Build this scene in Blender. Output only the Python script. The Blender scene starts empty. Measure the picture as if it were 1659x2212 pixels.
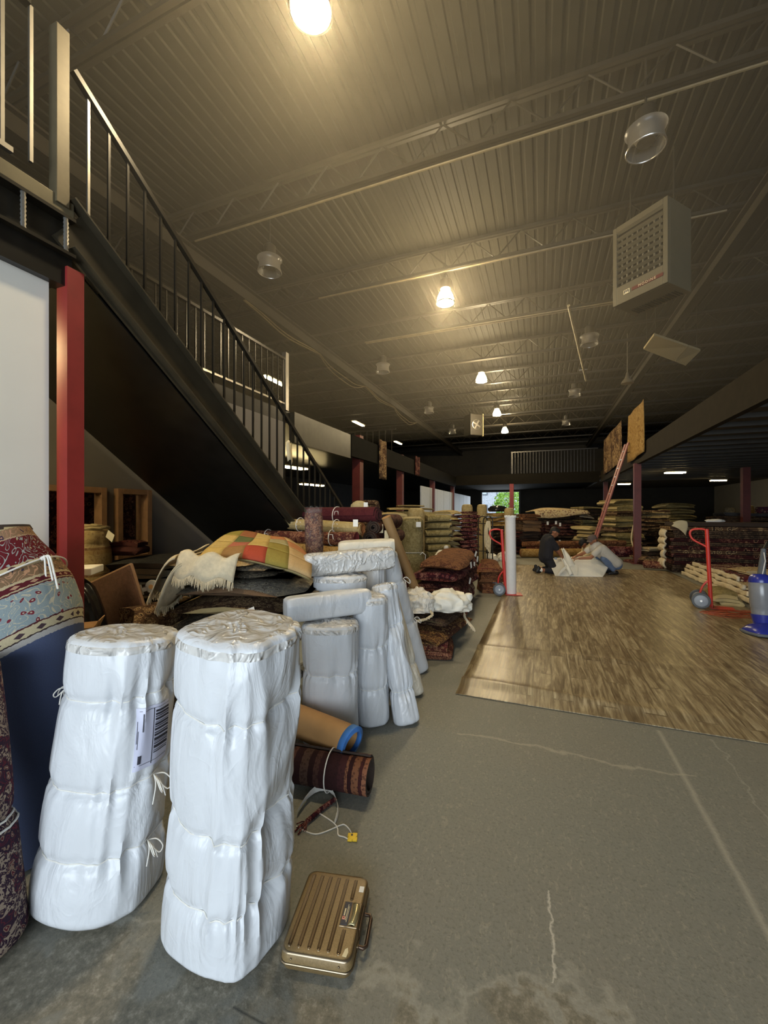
import bpy, math, random
import numpy as np
from mathutils import Vector, Matrix
scene = bpy.context.scene
R = math.radians
# ---------------------------------------------------------------- camera (phone ultra-wide, held upright at 1.55 m)
FPX, EYE, YAW = 880.0, 1.55, R(21.1)
cam_d = bpy.data.cameras.new('camera')
cam_d.sensor_fit = 'VERTICAL'; cam_d.sensor_height = 24.0; cam_d.lens = FPX / 2212 * 24.0
cam_d.clip_start = 0.05; cam_d.clip_end = 300
cam = bpy.data.objects.new('camera', cam_d)
scene.collection.objects.link(cam)
cam.location = (0, 0, EYE); cam.rotation_euler = (R(90), 0, YAW)
scene.camera = cam
# ---------------------------------------------------------------- daylight: sky + the open loading door behind the camera
world = bpy.data.worlds.new('sky'); scene.world = world; world.use_nodes = True
world.node_tree.nodes['Background'].inputs[0].default_value = (0.72, 0.86, 1.0, 1)
world.node_tree.nodes['Background'].inputs[1].default_value = 1.3
def area_light(name, loc, rot, sx, sy, power, col):
    l = bpy.data.lights.new(name, 'AREA'); l.shape = 'RECTANGLE'; l.size = sx; l.size_y = sy
    l.energy = power; l.color = col
    o = bpy.data.objects.new(name, l); scene.collection.objects.link(o)
    o.location = loc; o.rotation_euler = rot
    return o
area_light('loading_door_daylight', (1.4, -8.5, 2.4), (R(90), 0, 0), 8.4, 4.6, 500, (0.86, 0.94, 1.0))
area_light('far_door_daylight', (-2.8, 31.6, 1.6), (R(-90), 0, 0), 2.5, 2.8, 40, (0.88, 0.95, 1.0))
LAMP_E, TUBE_E, HAZE = 205.0, 26.0, 0.029
# ---------------------------------------------------------------- colour management
vs = scene.view_settings
scene.display_settings.display_device = 'sRGB'
vs.view_transform = 'Standard'; vs.look = 'None'; vs.gamma = 1.0; vs.exposure = 0.8; vs.use_curve_mapping = False

cy = scene.cycles
cy.max_bounces = 5; cy.diffuse_bounces = 3; cy.glossy_bounces = 3; cy.transmission_bounces = 4; cy.transparent_max_bounces = 8; cy.volume_bounces = 1
cy.caustics_reflective = False; cy.caustics_refractive = False; cy.sample_clamp_indirect = 4.0
cy.use_denoising = True; cy.use_adaptive_sampling = True; cy.adaptive_threshold = 0.02
# ---------------------------------------------------------------- helpers
col = scene.collection
SY, CY = math.sin(YAW), math.cos(YAW)
def C(l, d, z):                      # sideways / forward of the spot where the photographer stands -> hall coordinates
    return Vector((l * CY - d * SY, l * SY + d * CY, z))
def P(px, py, d):                    # the point seen at a photo pixel, d metres ahead
    return C((px - 829.5) / FPX * d, d, EYE + (1106 - py) / FPX * d)
def G(px, py, z=0.0):                # the point of a level z seen at a photo pixel
    return P(px, py, FPX * (EYE - z) / (py - 1106))
def srgb(r, g, b):
    f = lambda c: c / 12.92 if c <= 0.04045 else ((c + 0.055) / 1.055) ** 2.4
    return tuple(f(c / 255) for c in (r, g, b))
def V(*a): return np.array(a, float)

class MB:
    """collects vertices, faces, uv and material slots of one mesh"""
    def __init__(s): s.v = []; s.f = []; s.uv = []; s.m = []; s.hasuv = False
    def add(s, vs, fs, uvs=None, m=0):
        o = len(s.v)
        s.v.extend([tuple(map(float, p)) for p in vs])
        if uvs is None: s.uv.extend([(0.0, 0.0)] * len(vs))
        else: s.uv.extend([tuple(map(float, p)) for p in uvs]); s.hasuv = True
        for f in fs: s.f.append(tuple(o + i for i in f)); s.m.append(m)
        return s
    def box(s, c, size, rot=None, m=0):
        hx, hy, hz = size[0] / 2, size[1] / 2, size[2] / 2
        pts = [Vector((x, y, z)) for z in (-hz, hz) for y in (-hy, hy) for x in (-hx, hx)]
        if rot is not None: pts = [rot @ p for p in pts]
        c = Vector(c)
        s.add([c + p for p in pts], [(0, 2, 3, 1), (4, 5, 7, 6), (0, 1, 5, 4), (2, 6, 7, 3), (0, 4, 6, 2), (1, 3, 7, 5)], m=m)
        return s
    def beam(s, a, b, w, h, up=(0, 0, 1), m=0):
        a, b = Vector(a), Vector(b); d = (b - a); L = d.length; d.normalize()
        x = d.cross(Vector(up))
        if x.length < 1e-5: x = Vector((1, 0, 0))
        x.normalize(); z = x.cross(d)
        rot = Matrix((x, d, z)).transposed()
        return s.box((a + b) / 2, (w, L, h), rot, m)
    def loft(s, rings, cap0=True, cap1=True, closed=True, uv=None, m=0):
        n = len(rings[0]); k = len(rings)
        vs = np.concatenate([np.asarray(r, float) for r in rings])
        fs = []
        for j in range(k - 1):
            for i in range(n if closed else n - 1):
                i2 = (i + 1) % n
                fs.append((j * n + i, j * n + i2, (j + 1) * n + i2, (j + 1) * n + i))
        if cap0: fs.append(tuple(range(n - 1, -1, -1)))
        if cap1: fs.append(tuple((k - 1) * n + i for i in range(n)))
        return s.add(vs, fs, uv, m)
    def tube(s, pts, r, n=8, m=0, closed=False, flat=1.0):
        pts = [Vector(p) for p in pts]; k = len(pts)
        rr = r if hasattr(r, '__len__') else [r] * k
        rings = []; prev = None
        for i, p in enumerate(pts):
            if closed: t = pts[(i + 1) % k] - pts[i - 1]
            else: t = pts[min(i + 1, k - 1)] - pts[max(i - 1, 0)]
            t.normalize()
            if prev is None:
                u = t.orthogonal().normalized()
            else:
                u = prev - t * prev.dot(t)
                u = u.normalized() if u.length > 1e-6 else t.orthogonal().normalized()
            prev = u; w = t.cross(u)
            rings.append([p + (u * math.cos(2 * math.pi * q / n) + w * (flat * math.sin(2 * math.pi * q / n))) * rr[i] for q in range(n)])
        if closed: rings.append(rings[0]); return s.loft(rings, False, False, m=m)
        return s.loft(rings, m=m)
    def lathe(s, c, prof, n=24, axis=(0, 0, 1), m=0, cap=True):
        a = Vector(axis).normalized(); u = a.orthogonal().normalized(); w = a.cross(u); c = Vector(c)
        rings = [[c + a * h + (u * math.cos(2 * math.pi * q / n) + w * math.sin(2 * math.pi * q / n)) * max(r, 1e-4) for q in range(n)] for r, h in prof]
        return s.loft(rings, cap, cap, m=m)
    def ball(s, c, r, n=12, k=8, sc=(1, 1, 1), m=0):
        c = Vector(c); rings = []
        for j in range(k + 1):
            t = math.pi * (0.02 + 0.96 * j / k)
            rings.append([c + Vector((r * sc[0] * math.sin(t) * math.cos(2 * math.pi * q / n), r * sc[1] * math.sin(t) * math.sin(2 * math.pi * q / n), -r * sc[2] * math.cos(t))) for q in range(n)])
        return s.loft(rings, m=m)
    def grid(s, fn, nu, nv, m=0, uv=None):
        vs = [fn(i / nu, j / nv) for j in range(nv + 1) for i in range(nu + 1)]
        uvs = [uv(i / nu, j / nv) for j in range(nv + 1) for i in range(nu + 1)] if uv else None
        n = nu + 1
        return s.add(vs, [(j * n + i, j * n + i + 1, (j + 1) * n + i + 1, (j + 1) * n + i) for j in range(nv) for i in range(nu)], uvs, m)
    def capsule(s, a, b, ra, rb, n=12):
        a, b = Vector(a), Vector(b); d = (b - a); L = d.length
        d = d.normalized() if L > 1e-6 else Vector((0, 0, 1))
        u = d.orthogonal().normalized(); w = d.cross(u); rings = []
        for j in range(5):
            t = math.pi / 2 * (1 - j / 4 * 0.98 - 0.02) if j < 4 else 0
            rings.append((a - d * ra * math.sin(t), ra * math.cos(t)))
        for j in range(5):
            t = math.pi / 2 * (j / 4 * 0.98)
            rings.append((b + d * rb * math.sin(t), rb * math.cos(t)))
        return s.loft([[p + (u * math.cos(2 * math.pi * q / n) + w * math.sin(2 * math.pi * q / n)) * max(r, 1e-4) for q in range(n)] for p, r in rings])

def tag(o, label=None, cat=None, group=None, kind=None):
    if label: o['label'] = label
    if cat: o['category'] = cat
    if group: o['group'] = group
    if kind: o['kind'] = kind
    return o
def empty(name, loc, label=None, cat=None, group=None):
    o = bpy.data.objects.new(name, None); col.objects.link(o); o.location = loc; o.empty_display_size = 0.1
    return tag(o, label, cat, group)
def wloc(o):
    v = Vector(o.location)
    while o.parent: o = o.parent; v = v + o.location
    return v
def obj(name, mb, mats, parent=None, smooth=40, bevel=0, solid=0, label=None, cat=None, group=None, kind=None, subd=0):
    """one mesh object from world-space geometry; its origin sits at its own base"""
    me = bpy.data.meshes.new(name)
    a = np.array(mb.v, float)
    c = Vector(((a[:, 0].min() + a[:, 0].max()) / 2, (a[:, 1].min() + a[:, 1].max()) / 2, a[:, 2].min()))
    me.from_pydata((a - np.array(c)).tolist(), [], mb.f)
    if mb.hasuv:
        li = np.zeros(len(me.loops), np.int32); me.loops.foreach_get('vertex_index', li)
        u = me.uv_layers.new(name='UVMap'); u.data.foreach_set('uv', np.array(mb.uv, np.float32)[li].ravel())
    mats = mats if isinstance(mats, (list, tuple)) else [mats]
    for m in mats: me.materials.append(m)
    if len(mats) > 1: me.polygons.foreach_set('material_index', np.array(mb.m, np.int32))
    if smooth:
        me.polygons.foreach_set('use_smooth', np.ones(len(me.polygons), bool))
        me.set_sharp_from_angle(angle=R(smooth))
    me.update()
    o = bpy.data.objects.new(name, me); col.objects.link(o)
    if parent is not None:
        o.parent = parent; o.location = c - wloc(parent)
    else: o.location = c
    if solid:
        md = o.modifiers.new('thickness', 'SOLIDIFY'); md.thickness = solid; md.offset = 0
    if bevel:
        md = o.modifiers.new('bevel', 'BEVEL'); md.width = bevel; md.segments = 2; md.limit_method = 'ANGLE'; md.angle_limit = R(50)
    if subd:
        md = o.modifiers.new('subdivision', 'SUBSURF'); md.levels = subd; md.render_levels = subd
    return tag(o, label, cat, group, kind)
def struct(name, mb, mats, parent=None, **k):
    k.setdefault('smooth', 30)
    return obj(name, mb, mats, parent, kind=None if parent else 'structure', **k)

# smooth pseudo noise (sums of sines), vectorised
class Wob:
    def __init__(s, seed, n=14, lo=1.0, hi=5.0, dim=3):
        r = np.random.RandomState(seed); d = r.normal(size=(n, dim)); d /= np.linalg.norm(d, axis=1)[:, None]
        s.k = d * r.uniform(lo, hi, n)[:, None]; s.p = r.uniform(0, 6.283, n); s.n = n
    def __call__(s, x):
        return np.sin(np.asarray(x, float) @ s.k.T + s.p).sum(-1) / math.sqrt(s.n)

# ---------------------------------------------------------------- materials
class NT:
    def __init__(s, name):
        s.mat = bpy.data.materials.new(name); s.mat.use_nodes = True; s.t = s.mat.node_tree
        s.b = s.t.nodes['Principled BSDF']
    def n(s, kind, **kw):
        nd = s.t.nodes.new(kind)
        for k, v in kw.items():
            if k.startswith('_'): setattr(nd, k[1:], v)
            else:
                key = int(k[1:]) if k[0] == 'i' and k[1:].isdigit() else k
                i = nd.inputs[key]
                if hasattr(v, 'is_output') or isinstance(v, bpy.types.NodeSocket): s.t.links.new(v, i)
                else: i.default_value = v
        return nd
    def link(s, a, b): s.t.links.new(a, b)
    def coord(s, kind='Object'): return s.n('ShaderNodeTexCoord').outputs[kind]
    def mapping(s, v, scale=(1, 1, 1), rot=(0, 0, 0), loc=(0, 0, 0)):
        return s.n('ShaderNodeMapping', Vector=v, Scale=scale, Rotation=rot, Location=loc).outputs[0]
    def noise(s, v, scale, detail=4, rough=0.55, dist=0.0):
        return s.n('ShaderNodeTexNoise', Vector=v, Scale=scale, Detail=detail, Roughness=rough, Distortion=dist).outputs['Fac']
    def math(s, op, a, b=0.0, c=0.0, clamp=False):
        nd = s.n('ShaderNodeMath', _operation=op, _use_clamp=clamp, i0=a, i1=b, i2=c)
        return nd.outputs[0]
    def ramp(s, f, stops, interp='LINEAR'):
        nd = s.n('ShaderNodeValToRGB', Fac=f); cr = nd.color_ramp; cr.interpolation = interp
        while len(cr.elements) < len(stops): cr.elements.new(0.5)
        for e, (p, c) in zip(cr.elements, stops): e.position = p; e.color = (*c[:3], 1)
        return nd.outputs[0]
    def mix(s, f, a, b, mode='MIX'):
        nd = s.n('ShaderNodeMix', _data_type='RGBA', _blend_type=mode)
        for i, v in ((0, f), (6, a), (7, b)):
            if isinstance(v, bpy.types.NodeSocket): s.link(v, nd.inputs[i])
            else: nd.inputs[i].default_value = v if i == 0 else (*v[:3], 1)
        return nd.outputs[2]
    def bump(s, h, strength=0.3, dist=0.01, normal=None):
        nd = s.n('ShaderNodeBump', Height=h, Strength=strength, Distance=dist)
        if normal is not None: s.link(normal, nd.inputs['Normal'])
        return nd.outputs[0]
    def done(s, colr=None, rough=0.6, metal=0.0, normal=None, spec=None, **kw):
        b = s.b
        for key, v in (('Base Color', colr), ('Roughness', rough), ('Metallic', metal), ('Normal', normal), ('Specular IOR Level', spec)):
            if v is None: continue
            if isinstance(v, bpy.types.NodeSocket): s.link(v, b.inputs[key])
            elif key == 'Base Color': b.inputs[key].default_value = (*v[:3], 1)
            else: b.inputs[key].default_value = v
        for k, v in kw.items():
            k = k.replace('_', ' ')
            b.inputs[k].default_value = (*v, 1) if isinstance(v, tuple) else v
        return s.mat
def plain(name, c, rough=0.6, metal=0.0, var=0.25, scale=6.0, bump=0.0, bscale=60.0, spec=None, **kw):
    t = NT(name); o = t.coord()
    f = t.noise(o, scale)
    c2 = tuple(x * (1 - var) for x in c); c3 = tuple(min(1, x * (1 + var)) for x in c)
    cc = t.ramp(f, [(0.3, c2), (0.7, c3)])
    nm = t.bump(t.noise(o, bscale), bump) if bump else None
    return t.done(cc, rough, metal, nm, spec, **kw)
def emit(name, c, strength):
    t = NT(name); return t.done((0.8, 0.8, 0.8), 0.4, Emission_Color=c, Emission_Strength=strength)
def rug_mat(name, cols, scale=14.0, seed=0, rough=0.95, stripes=0.0, axis='Z', uv=False, warp=0.25, contrast=1.0):
    """woven pile: warped cells of field, outline, flower and accent colours; optional border stripes"""
    t = NT(name); o = t.coord('UV' if uv else 'Object')
    o = t.mapping(o, loc=(seed * 3.7, seed * 1.3, seed * 2.1))
    nz = t.n('ShaderNodeTexNoise', Vector=o, Scale=scale * 0.6, Detail=2.0)
    w = t.n('ShaderNodeVectorMath', _operation='SCALE', i0=nz.outputs['Color'], Scale=warp * 4 / scale).outputs[0]
    ov = t.n('ShaderNodeVectorMath', _operation='ADD', i0=o, i1=w).outputs[0]
    v1 = t.n('ShaderNodeTexVoronoi', Vector=ov, Scale=scale).outputs['Distance']
    n = len(cols)
    stops = [(0.0, cols[1]), (0.16, cols[2 % n]), (0.27, cols[3 % n]), (0.36, cols[0]), (0.62, cols[2 % n]), (0.72, cols[0])]
    c1 = t.ramp(v1, stops, 'CONSTANT')
    v2 = t.n('ShaderNodeTexVoronoi', Vector=ov, Scale=scale * 2.7).outputs['Distance']
    c2 = t.ramp(v2, [(0.0, cols[3 % n]), (0.2, cols[0]), (0.55, cols[1])], 'CONSTANT')
    cc = t.mix(t.ramp(t.noise(o, scale * 0.35, 1), [(0.5, (0, 0, 0)), (0.52, (1, 1, 1))]), c1, c2)
    if stripes:
        sep = t.n('ShaderNodeSeparateXYZ', Vector=o).outputs[axis]
        fr = t.math('FRACT', t.math('MULTIPLY', sep, stripes))
        st = t.ramp(fr, [(0.0, cols[1]), (0.08, cols[2 % n]), (0.13, cols[3 % n]), (0.2, cols[0]), (0.55, cols[2 % n]), (0.6, cols[0])], 'CONSTANT')
        cc = t.mix(0.6, cc, st)
    fib = t.noise(o, 260, 2)
    cc = t.mix(t.math('MULTIPLY', fib, 0.3), cc, tuple(c * 0.4 for c in cols[0]))
    nm = t.bump(t.math('ADD', fib, t.noise(o, 40, 3)), 0.35, 0.006)
    return t.done(cc, rough, 0, nm, 0.15)
# ---------------------------------------------------------------- shared materials
M = {}
M['ceil'] = plain('painted_deck', srgb(38, 36, 28), 0.75, var=0.15, spec=0.2, scale=3)
M['steel_dark'] = plain('dark_painted_steel', srgb(44, 39, 29), 0.5, var=0.25, scale=5)
M['fascia_black'] = plain('matt_black_fascia', srgb(17, 16, 13), 0.8, spec=0.06)
M['black'] = plain('black_gloss_paint', srgb(26, 24, 21), 0.32, var=0.3, scale=8)
M['rail'] = plain('black_enamel_steel', srgb(42, 38, 31), 0.3, metal=0.2, var=0.2)
M['post_red'] = plain('red_post_paint', srgb(134, 40, 38), 0.5, var=0.12)
M['post_red_dim'] = plain('dimmed_red_post_paint', srgb(92, 34, 28), 0.55, var=0.2)  # same post red, darkened to carry the dimness of the shaded posts
M['white_panel'] = plain('white_wallboard', srgb(240, 237, 228), 0.7, var=0.03, scale=2)
M['grey_wall'] = plain('grey_wall_paint', srgb(112, 110, 110), 0.8, var=0.06, scale=2)
M['pale_wall'] = plain('pale_wall_paint', srgb(196, 184, 160), 0.8, var=0.05)
M['dark_wall'] = plain('dark_wall_paint', srgb(40, 36, 28), 0.75, var=0.2, scale=3)
M['partition'] = plain('partition_panel', srgb(176, 184, 196), 0.5, var=0.05)
M['wood_trim'] = plain('varnished_pine_trim', srgb(150, 118, 92), 0.5, var=0.15, scale=12)
M['wood_brown'] = plain('brown_wood', srgb(120, 84, 60), 0.6, var=0.2, scale=12)
M['chrome'] = plain('worn_chrome', srgb(190, 186, 178), 0.3, metal=0.9, var=0.1)
M['red_paint'] = plain('red_hand_truck_paint', srgb(205, 58, 46), 0.4, var=0.1)
M['rubber'] = plain('grey_rubber', srgb(92, 96, 100), 0.7, var=0.1)
M['grey_plastic'] = plain('grey_hub_plastic', srgb(150, 158, 168), 0.45, var=0.06)
M['cord'] = plain('white_cotton_cord', srgb(225, 222, 214), 0.9, var=0.06, scale=60)
M['cream_fringe'] = plain('cream_wool_fringe', srgb(212, 198, 168), 0.95, var=0.12, scale=30, bump=0.5, bscale=160)
M['paper'] = plain('white_paper', srgb(236, 234, 226), 0.7, var=0.03)
M['paper_cream'] = plain('cream_paper_tag', srgb(226, 212, 172), 0.7, var=0.06)
M['ink'] = plain('black_print', srgb(52, 52, 62), 0.6, var=0.1)
M['cardboard'] = plain('brown_cardboard', srgb(176, 134, 84), 0.75, var=0.08, scale=10)
M['tape_blue'] = plain('blue_masking_tape', srgb(66, 124, 200), 0.55, var=0.12, scale=30)
M['yellow_tag'] = plain('yellow_plastic', srgb(236, 200, 50), 0.45, var=0.05)
M['black_plastic'] = plain('black_plastic_sheet', srgb(28, 28, 30), 0.22, var=0.2, bump=0.5, bscale=9)
M['skin'] = plain('tan_skin', srgb(150, 98, 68), 0.55, var=0.08)
M['hair'] = plain('black_hair', srgb(22, 18, 16), 0.6, var=0.2, bump=0.5, bscale=200)
M['black_cloth'] = plain('black_cotton', srgb(32, 31, 36), 0.9, var=0.15, bump=0.4, bscale=30)
M['grey_cloth'] = plain('grey_white_cotton', srgb(190, 184, 172), 0.9, var=0.06, bump=0.4, bscale=30)
M['cream_cloth'] = plain('cream_cotton', srgb(212, 196, 160), 0.9, var=0.06)
M['denim'] = plain('blue_denim', srgb(92, 108, 134), 0.9, var=0.12)
M['cap_cloth'] = plain('grey_cap_cloth', srgb(96, 84, 78), 0.85, var=0.1)
M['shoe'] = plain('black_shoe', srgb(24, 24, 26), 0.5, var=0.1)
M['white_sheet'] = plain('white_woven_sheet', srgb(230, 226, 212), 0.5, var=0.04, bump=0.5, bscale=18)
M['orange_cord'] = plain('orange_cord', srgb(176, 88, 56), 0.5, var=0.1)
M['blue_plastic'] = plain('blue_plastic', srgb(44, 52, 140), 0.25, var=0.1)
M['smoke_plastic'] = plain('smoky_clear_plastic', srgb(130, 132, 136), 0.2, var=0.1)
M['ladder'] = plain('faded_red_fibreglass', srgb(150, 92, 88), 0.5, var=0.1)
M['heater'] = plain('heater_enamel', srgb(104, 96, 76), 0.5, var=0.05)
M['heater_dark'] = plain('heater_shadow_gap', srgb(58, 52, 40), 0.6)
M['panel_light'] = plain('ceiling_panel_white', srgb(190, 176, 136), 0.6, var=0.03)
M['badge_red'] = plain('dark_red_badge', srgb(96, 44, 40), 0.5)
M['kraft'] = plain('brown_paper_tube', srgb(150, 118, 76), 0.7, var=0.1)
t = NT('clear_acrylic')
M['acrylic'] = t.done(srgb(205, 200, 190), 0.3, 0, None, 0.6, Transmission_Weight=0.75, Alpha=0.55)
M['lamp_glow'] = emit('lit_lamp_glow', srgb(255, 230, 182), LAMP_E)
M['tube_glow'] = emit('lit_tube_glow', srgb(255, 226, 160), TUBE_E)
# white polythene wrap: shiny, with fine creases
def wrap_mat(name, c, crease, rough):
    t = NT(name); o = t.coord()
    a = t.noise(t.mapping(o, (7, 7, 2.4)), 1.0, 4, 0.5, 1.0)
    b = t.math('SUBTRACT', 1.0, t.math('ABSOLUTE', t.math('SUBTRACT', t.math('MULTIPLY', t.noise(t.mapping(o, (11, 11, 9)), 1.0, 2, 0.5, 0.9), 2.0), 1.0)))
    b2 = t.math('POWER', b, 6.0)
    h = t.math('ADD', a, t.math('MULTIPLY', b2, crease * 0.1))
    cc = t.ramp(t.noise(o, 5), [(0.3, tuple(x * 0.95 for x in c)), (0.7, c)])
    return t.done(cc, rough, 0, t.bump(h, 0.9, 0.022), 0.5)
M['wrap'] = wrap_mat('white_poly_wrap', srgb(212, 215, 219), 0.4, 0.33)
M['wrap_end'] = wrap_mat('clear_film_over_white', srgb(208, 206, 202), 5.0, 0.16)
M['wrap_cream'] = wrap_mat('cream_poly_wrap', srgb(216, 210, 194), 1.0, 0.42)
M['plastic_bag'] = wrap_mat('crumpled_white_bag', srgb(226, 222, 212), 4.0, 0.35)
# rug piles:                    field          second           third            accent
RUG = {
 'persian_red': (srgb(92, 36, 36), srgb(196, 180, 150), srgb(44, 44, 66), srgb(170, 120, 92)),
 'maroon':      (srgb(72, 30, 34), srgb(146, 104, 90), srgb(34, 24, 34), srgb(168, 92, 82)),
 'burgundy':    (srgb(80, 34, 38), srgb(88, 40, 42), srgb(70, 30, 34), srgb(94, 46, 46)),
 'rust':        (srgb(104, 68, 46), srgb(142, 100, 66), srgb(62, 36, 34), srgb(170, 122, 84)),
 'brown':       (srgb(92, 70, 52), srgb(158, 132, 96), srgb(52, 38, 34), srgb(172, 146, 108)),
 'redbrown':    (srgb(96, 52, 44), srgb(156, 112, 84), srgb(48, 30, 30), srgb(176, 142, 106)),
 'beige':       (srgb(176, 154, 104), srgb(188, 168, 120), srgb(164, 142, 94), srgb(196, 176, 130)),
 'olive':       (srgb(142, 128, 86), srgb(160, 146, 102), srgb(118, 104, 66), srgb(172, 156, 112)),
 'tan':         (srgb(172, 140, 86), srgb(156, 122, 70), srgb(136, 104, 60), srgb(190, 160, 104)),
 'grey':        (srgb(106, 98, 86), srgb(166, 152, 126), srgb(58, 54, 52), srgb(176, 164, 140)),
 'dark':        (srgb(56, 44, 36), srgb(92, 74, 58), srgb(36, 28, 26), srgb(116, 94, 72)),
 'darkred':     (srgb(66, 32, 32), srgb(120, 80, 66), srgb(34, 22, 24), srgb(140, 104, 80)),
 'cream':       (srgb(198, 178, 136), srgb(180, 152, 110), srgb(120, 84, 72), srgb(212, 196, 160)),
 'gold_brown':  (srgb(74, 48, 40), srgb(166, 128, 78), srgb(104, 70, 48), srgb(176, 140, 92)),
 'busy':        (srgb(54, 38, 52), srgb(160, 142, 124), srgb(96, 40, 50), srgb(142, 118, 100)),
 'silver':      (srgb(132, 126, 114), srgb(166, 156, 134), srgb(92, 84, 74), srgb(176, 166, 140)),
 'charcoal':    (srgb(66, 66, 70), srgb(74, 74, 76), srgb(58, 58, 62), srgb(82, 82, 82)),
}
def rug(k, scale=14.0, **kw):
    key = 'rug_%s_%s_%s' % (k, scale, '_'.join(str(v) for v in kw.values()))
    if key not in M: M[key] = rug_mat('pile_' + k, RUG[k], scale, len(M) * 0.37, **kw)
    return M[key]
back = {k: plain('woven_back_' + k, c, 0.95, var=0.1, scale=8, bump=0.4, bscale=120) for k, c in dict(
    beige=srgb(180, 162, 116), olive=srgb(146, 132, 90), maroon=srgb(76, 38, 38), brown=srgb(110, 86, 62), dark=srgb(54, 42, 34), cream=srgb(196, 182, 146), orange=srgb(148, 92, 46), red=srgb(120, 44, 44), blue=srgb(62, 70, 98)).items()}

# ---------------------------------------------------------------- floor: worn painted concrete
t = NT('worn_concrete'); o = t.mapping(t.coord(), loc=(0, 14, 0))
sep = t.n('ShaderNodeSeparateXYZ', Vector=o); X, Y = sep.outputs['X'], sep.outputs['Y']
big = t.noise(o, 0.9, 5); mid = t.noise(o, 16, 6, 0.7); fine = t.noise(o, 70, 4, 0.7)
base = t.ramp(mid, [(0.25, srgb(120, 121, 113)), (0.6, srgb(128, 128, 119)), (0.8, srgb(133, 132, 122))])
base = t.mix(t.ramp(big, [(0.42, (0, 0, 0)), (0.75, (0.4, 0.4, 0.4))]), base, srgb(132, 124, 110))
scuff = t.noise(t.mapping(o, (46, 24, 1), (0, 0, 0.7)), 1.0, 5, 0.7, 1.6)
base = t.mix(t.ramp(scuff, [(0.54, (0, 0, 0)), (0.66, (0.5, 0.5, 0.5))]), base, srgb(160, 155, 139))
base = t.mix(t.ramp(fine, [(0.52, (0, 0, 0)), (0.68, (0.6, 0.6, 0.6))]), base, srgb(92, 91, 82))
# bare patch where the paint has worn off, near the loading door
wob = t.math('ADD', Y, t.math('MULTIPLY', t.math('SUBTRACT', t.noise(o, 2.6, 6, 0.6), 0.5), 0.9))
wob = t.math('SUBTRACT', t.math('SUBTRACT', wob, t.math('MULTIPLY', X, 0.15)), 0.36)
patch = t.ramp(wob, [(0.0, (1, 1, 1)), (0.98, (1, 1, 1)), (1.0, (0, 0, 0))])
edge = t.math('SUBTRACT', 1.0, t.math('MULTIPLY', t.math('ABSOLUTE', t.math('SUBTRACT', wob, 1.0)), 26), clamp=True)
bare = t.ramp(t.noise(o, 34, 4, 0.75), [(0.3, srgb(84, 80, 68)), (0.52, srgb(120, 114, 98)), (0.7, srgb(160, 154, 138))])
bare = t.mix(t.ramp(t.noise(o, 3.1, 3), [(0.5, (0, 0, 0)), (0.54, (0.85, 0.85, 0.85))]), bare, base)
base = t.mix(t.math('MULTIPLY', patch, 0.8), base, bare)
base = t.mix(t.math('MULTIPLY', edge, 0.4), base, srgb(176, 172, 158))
def crack(a, pos, other, lo, hi, width, amp, sc, strength, c):
    global base
    n_ = t.math('MULTIPLY', t.math('SUBTRACT', t.noise(o, sc, 5, 0.6), 0.5), amp)
    d = t.math('ABSOLUTE', t.math('ADD', t.math('SUBTRACT', a, pos), n_))
    f = t.math('SUBTRACT', 1.0, t.math('DIVIDE', d, width), clamp=True)
    w1 = t.math('GREATER_THAN', other, lo); w2 = t.math('LESS_THAN', other, hi)
    f = t.math('MULTIPLY', t.math('MULTIPLY', f, strength), t.math('MULTIPLY', w1, w2))
    base = t.mix(f, base, c)
crack(X, 0.78, Y, 1.4, 3.4, 0.022, 0.03, 6, 0.55, srgb(182, 176, 160))
crack(Y, 2.86, X, -0.55, 0.85, 0.016, 0.25, 3, 0.6, srgb(176, 168, 150))
crack(X, 0.03, Y, 1.45, 1.8, 0.006, 0.12, 5, 0.8, srgb(206, 200, 186))
crack(X, 1.08, Y, 2.4, 3.4, 0.008, 0.2, 4, 0.5, srgb(172, 168, 154))
crack(Y, 1.02, X, -0.9, -0.42, 0.006, 0.02, 4, 0.9, srgb(60, 60, 56))
M['concrete'] = t.done(base, t.ramp(mid, [(0.3, (0.5,) * 3), (0.7, (0.72,) * 3)]), 0, t.bump(t.math('ADD', fine, t.math('MULTIPLY', scuff, 0.6)), 0.35, 0.004), 0.35)
mb = MB().box((0, 14, -0.1), (26, 40, 0.2)); struct('floor', mb, M['concrete'])

# ---------------------------------------------------------------- vinyl sheet with wood-plank print
t = NT('plank_print_vinyl'); o = t.coord()
mp = t.mapping(o, (1, 1, 1), (0, 0, R(90)))
br = t.n('ShaderNodeTexBrick', Vector=mp, Color1=(0.2, 0.2, 0.2, 1), Color2=(0.8, 0.8, 0.8, 1), Mortar=(0.45, 0.45, 0.45, 1), Scale=1.0)
br.inputs['Brick Width'].default_value = 1.1; br.inputs['Row Height'].default_value = 0.16; br.inputs['Mortar Size'].default_value = 0.007
off = t.n('ShaderNodeVectorMath', _operation='SCALE', i0=br.outputs['Color'], Scale=7.0).outputs[0]
ov = t.n('ShaderNodeVectorMath', _operation='ADD', i0=t.mapping(o, (20, 2.0, 1)), i1=off).outputs[0]
g = t.noise(ov, 1.0, 7, 0.68, 0.7); g2 = t.noise(t.mapping(o, (70, 4, 1)), 1.0, 3)
g = t.math('ADD', t.math('MULTIPLY', g, 0.8), t.math('MULTIPLY', g2, 0.2))
g = t.math('ADD', g, t.math('MULTIPLY', t.math('SUBTRACT', br.outputs['Color'], 0.5), 0.06))
cc = t.ramp(g, [(0.3, srgb(84, 71, 53)), (0.45, srgb(124, 108, 82)), (0.55, srgb(160, 145, 114)), (0.68, srgb(200, 187, 156))])
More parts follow.
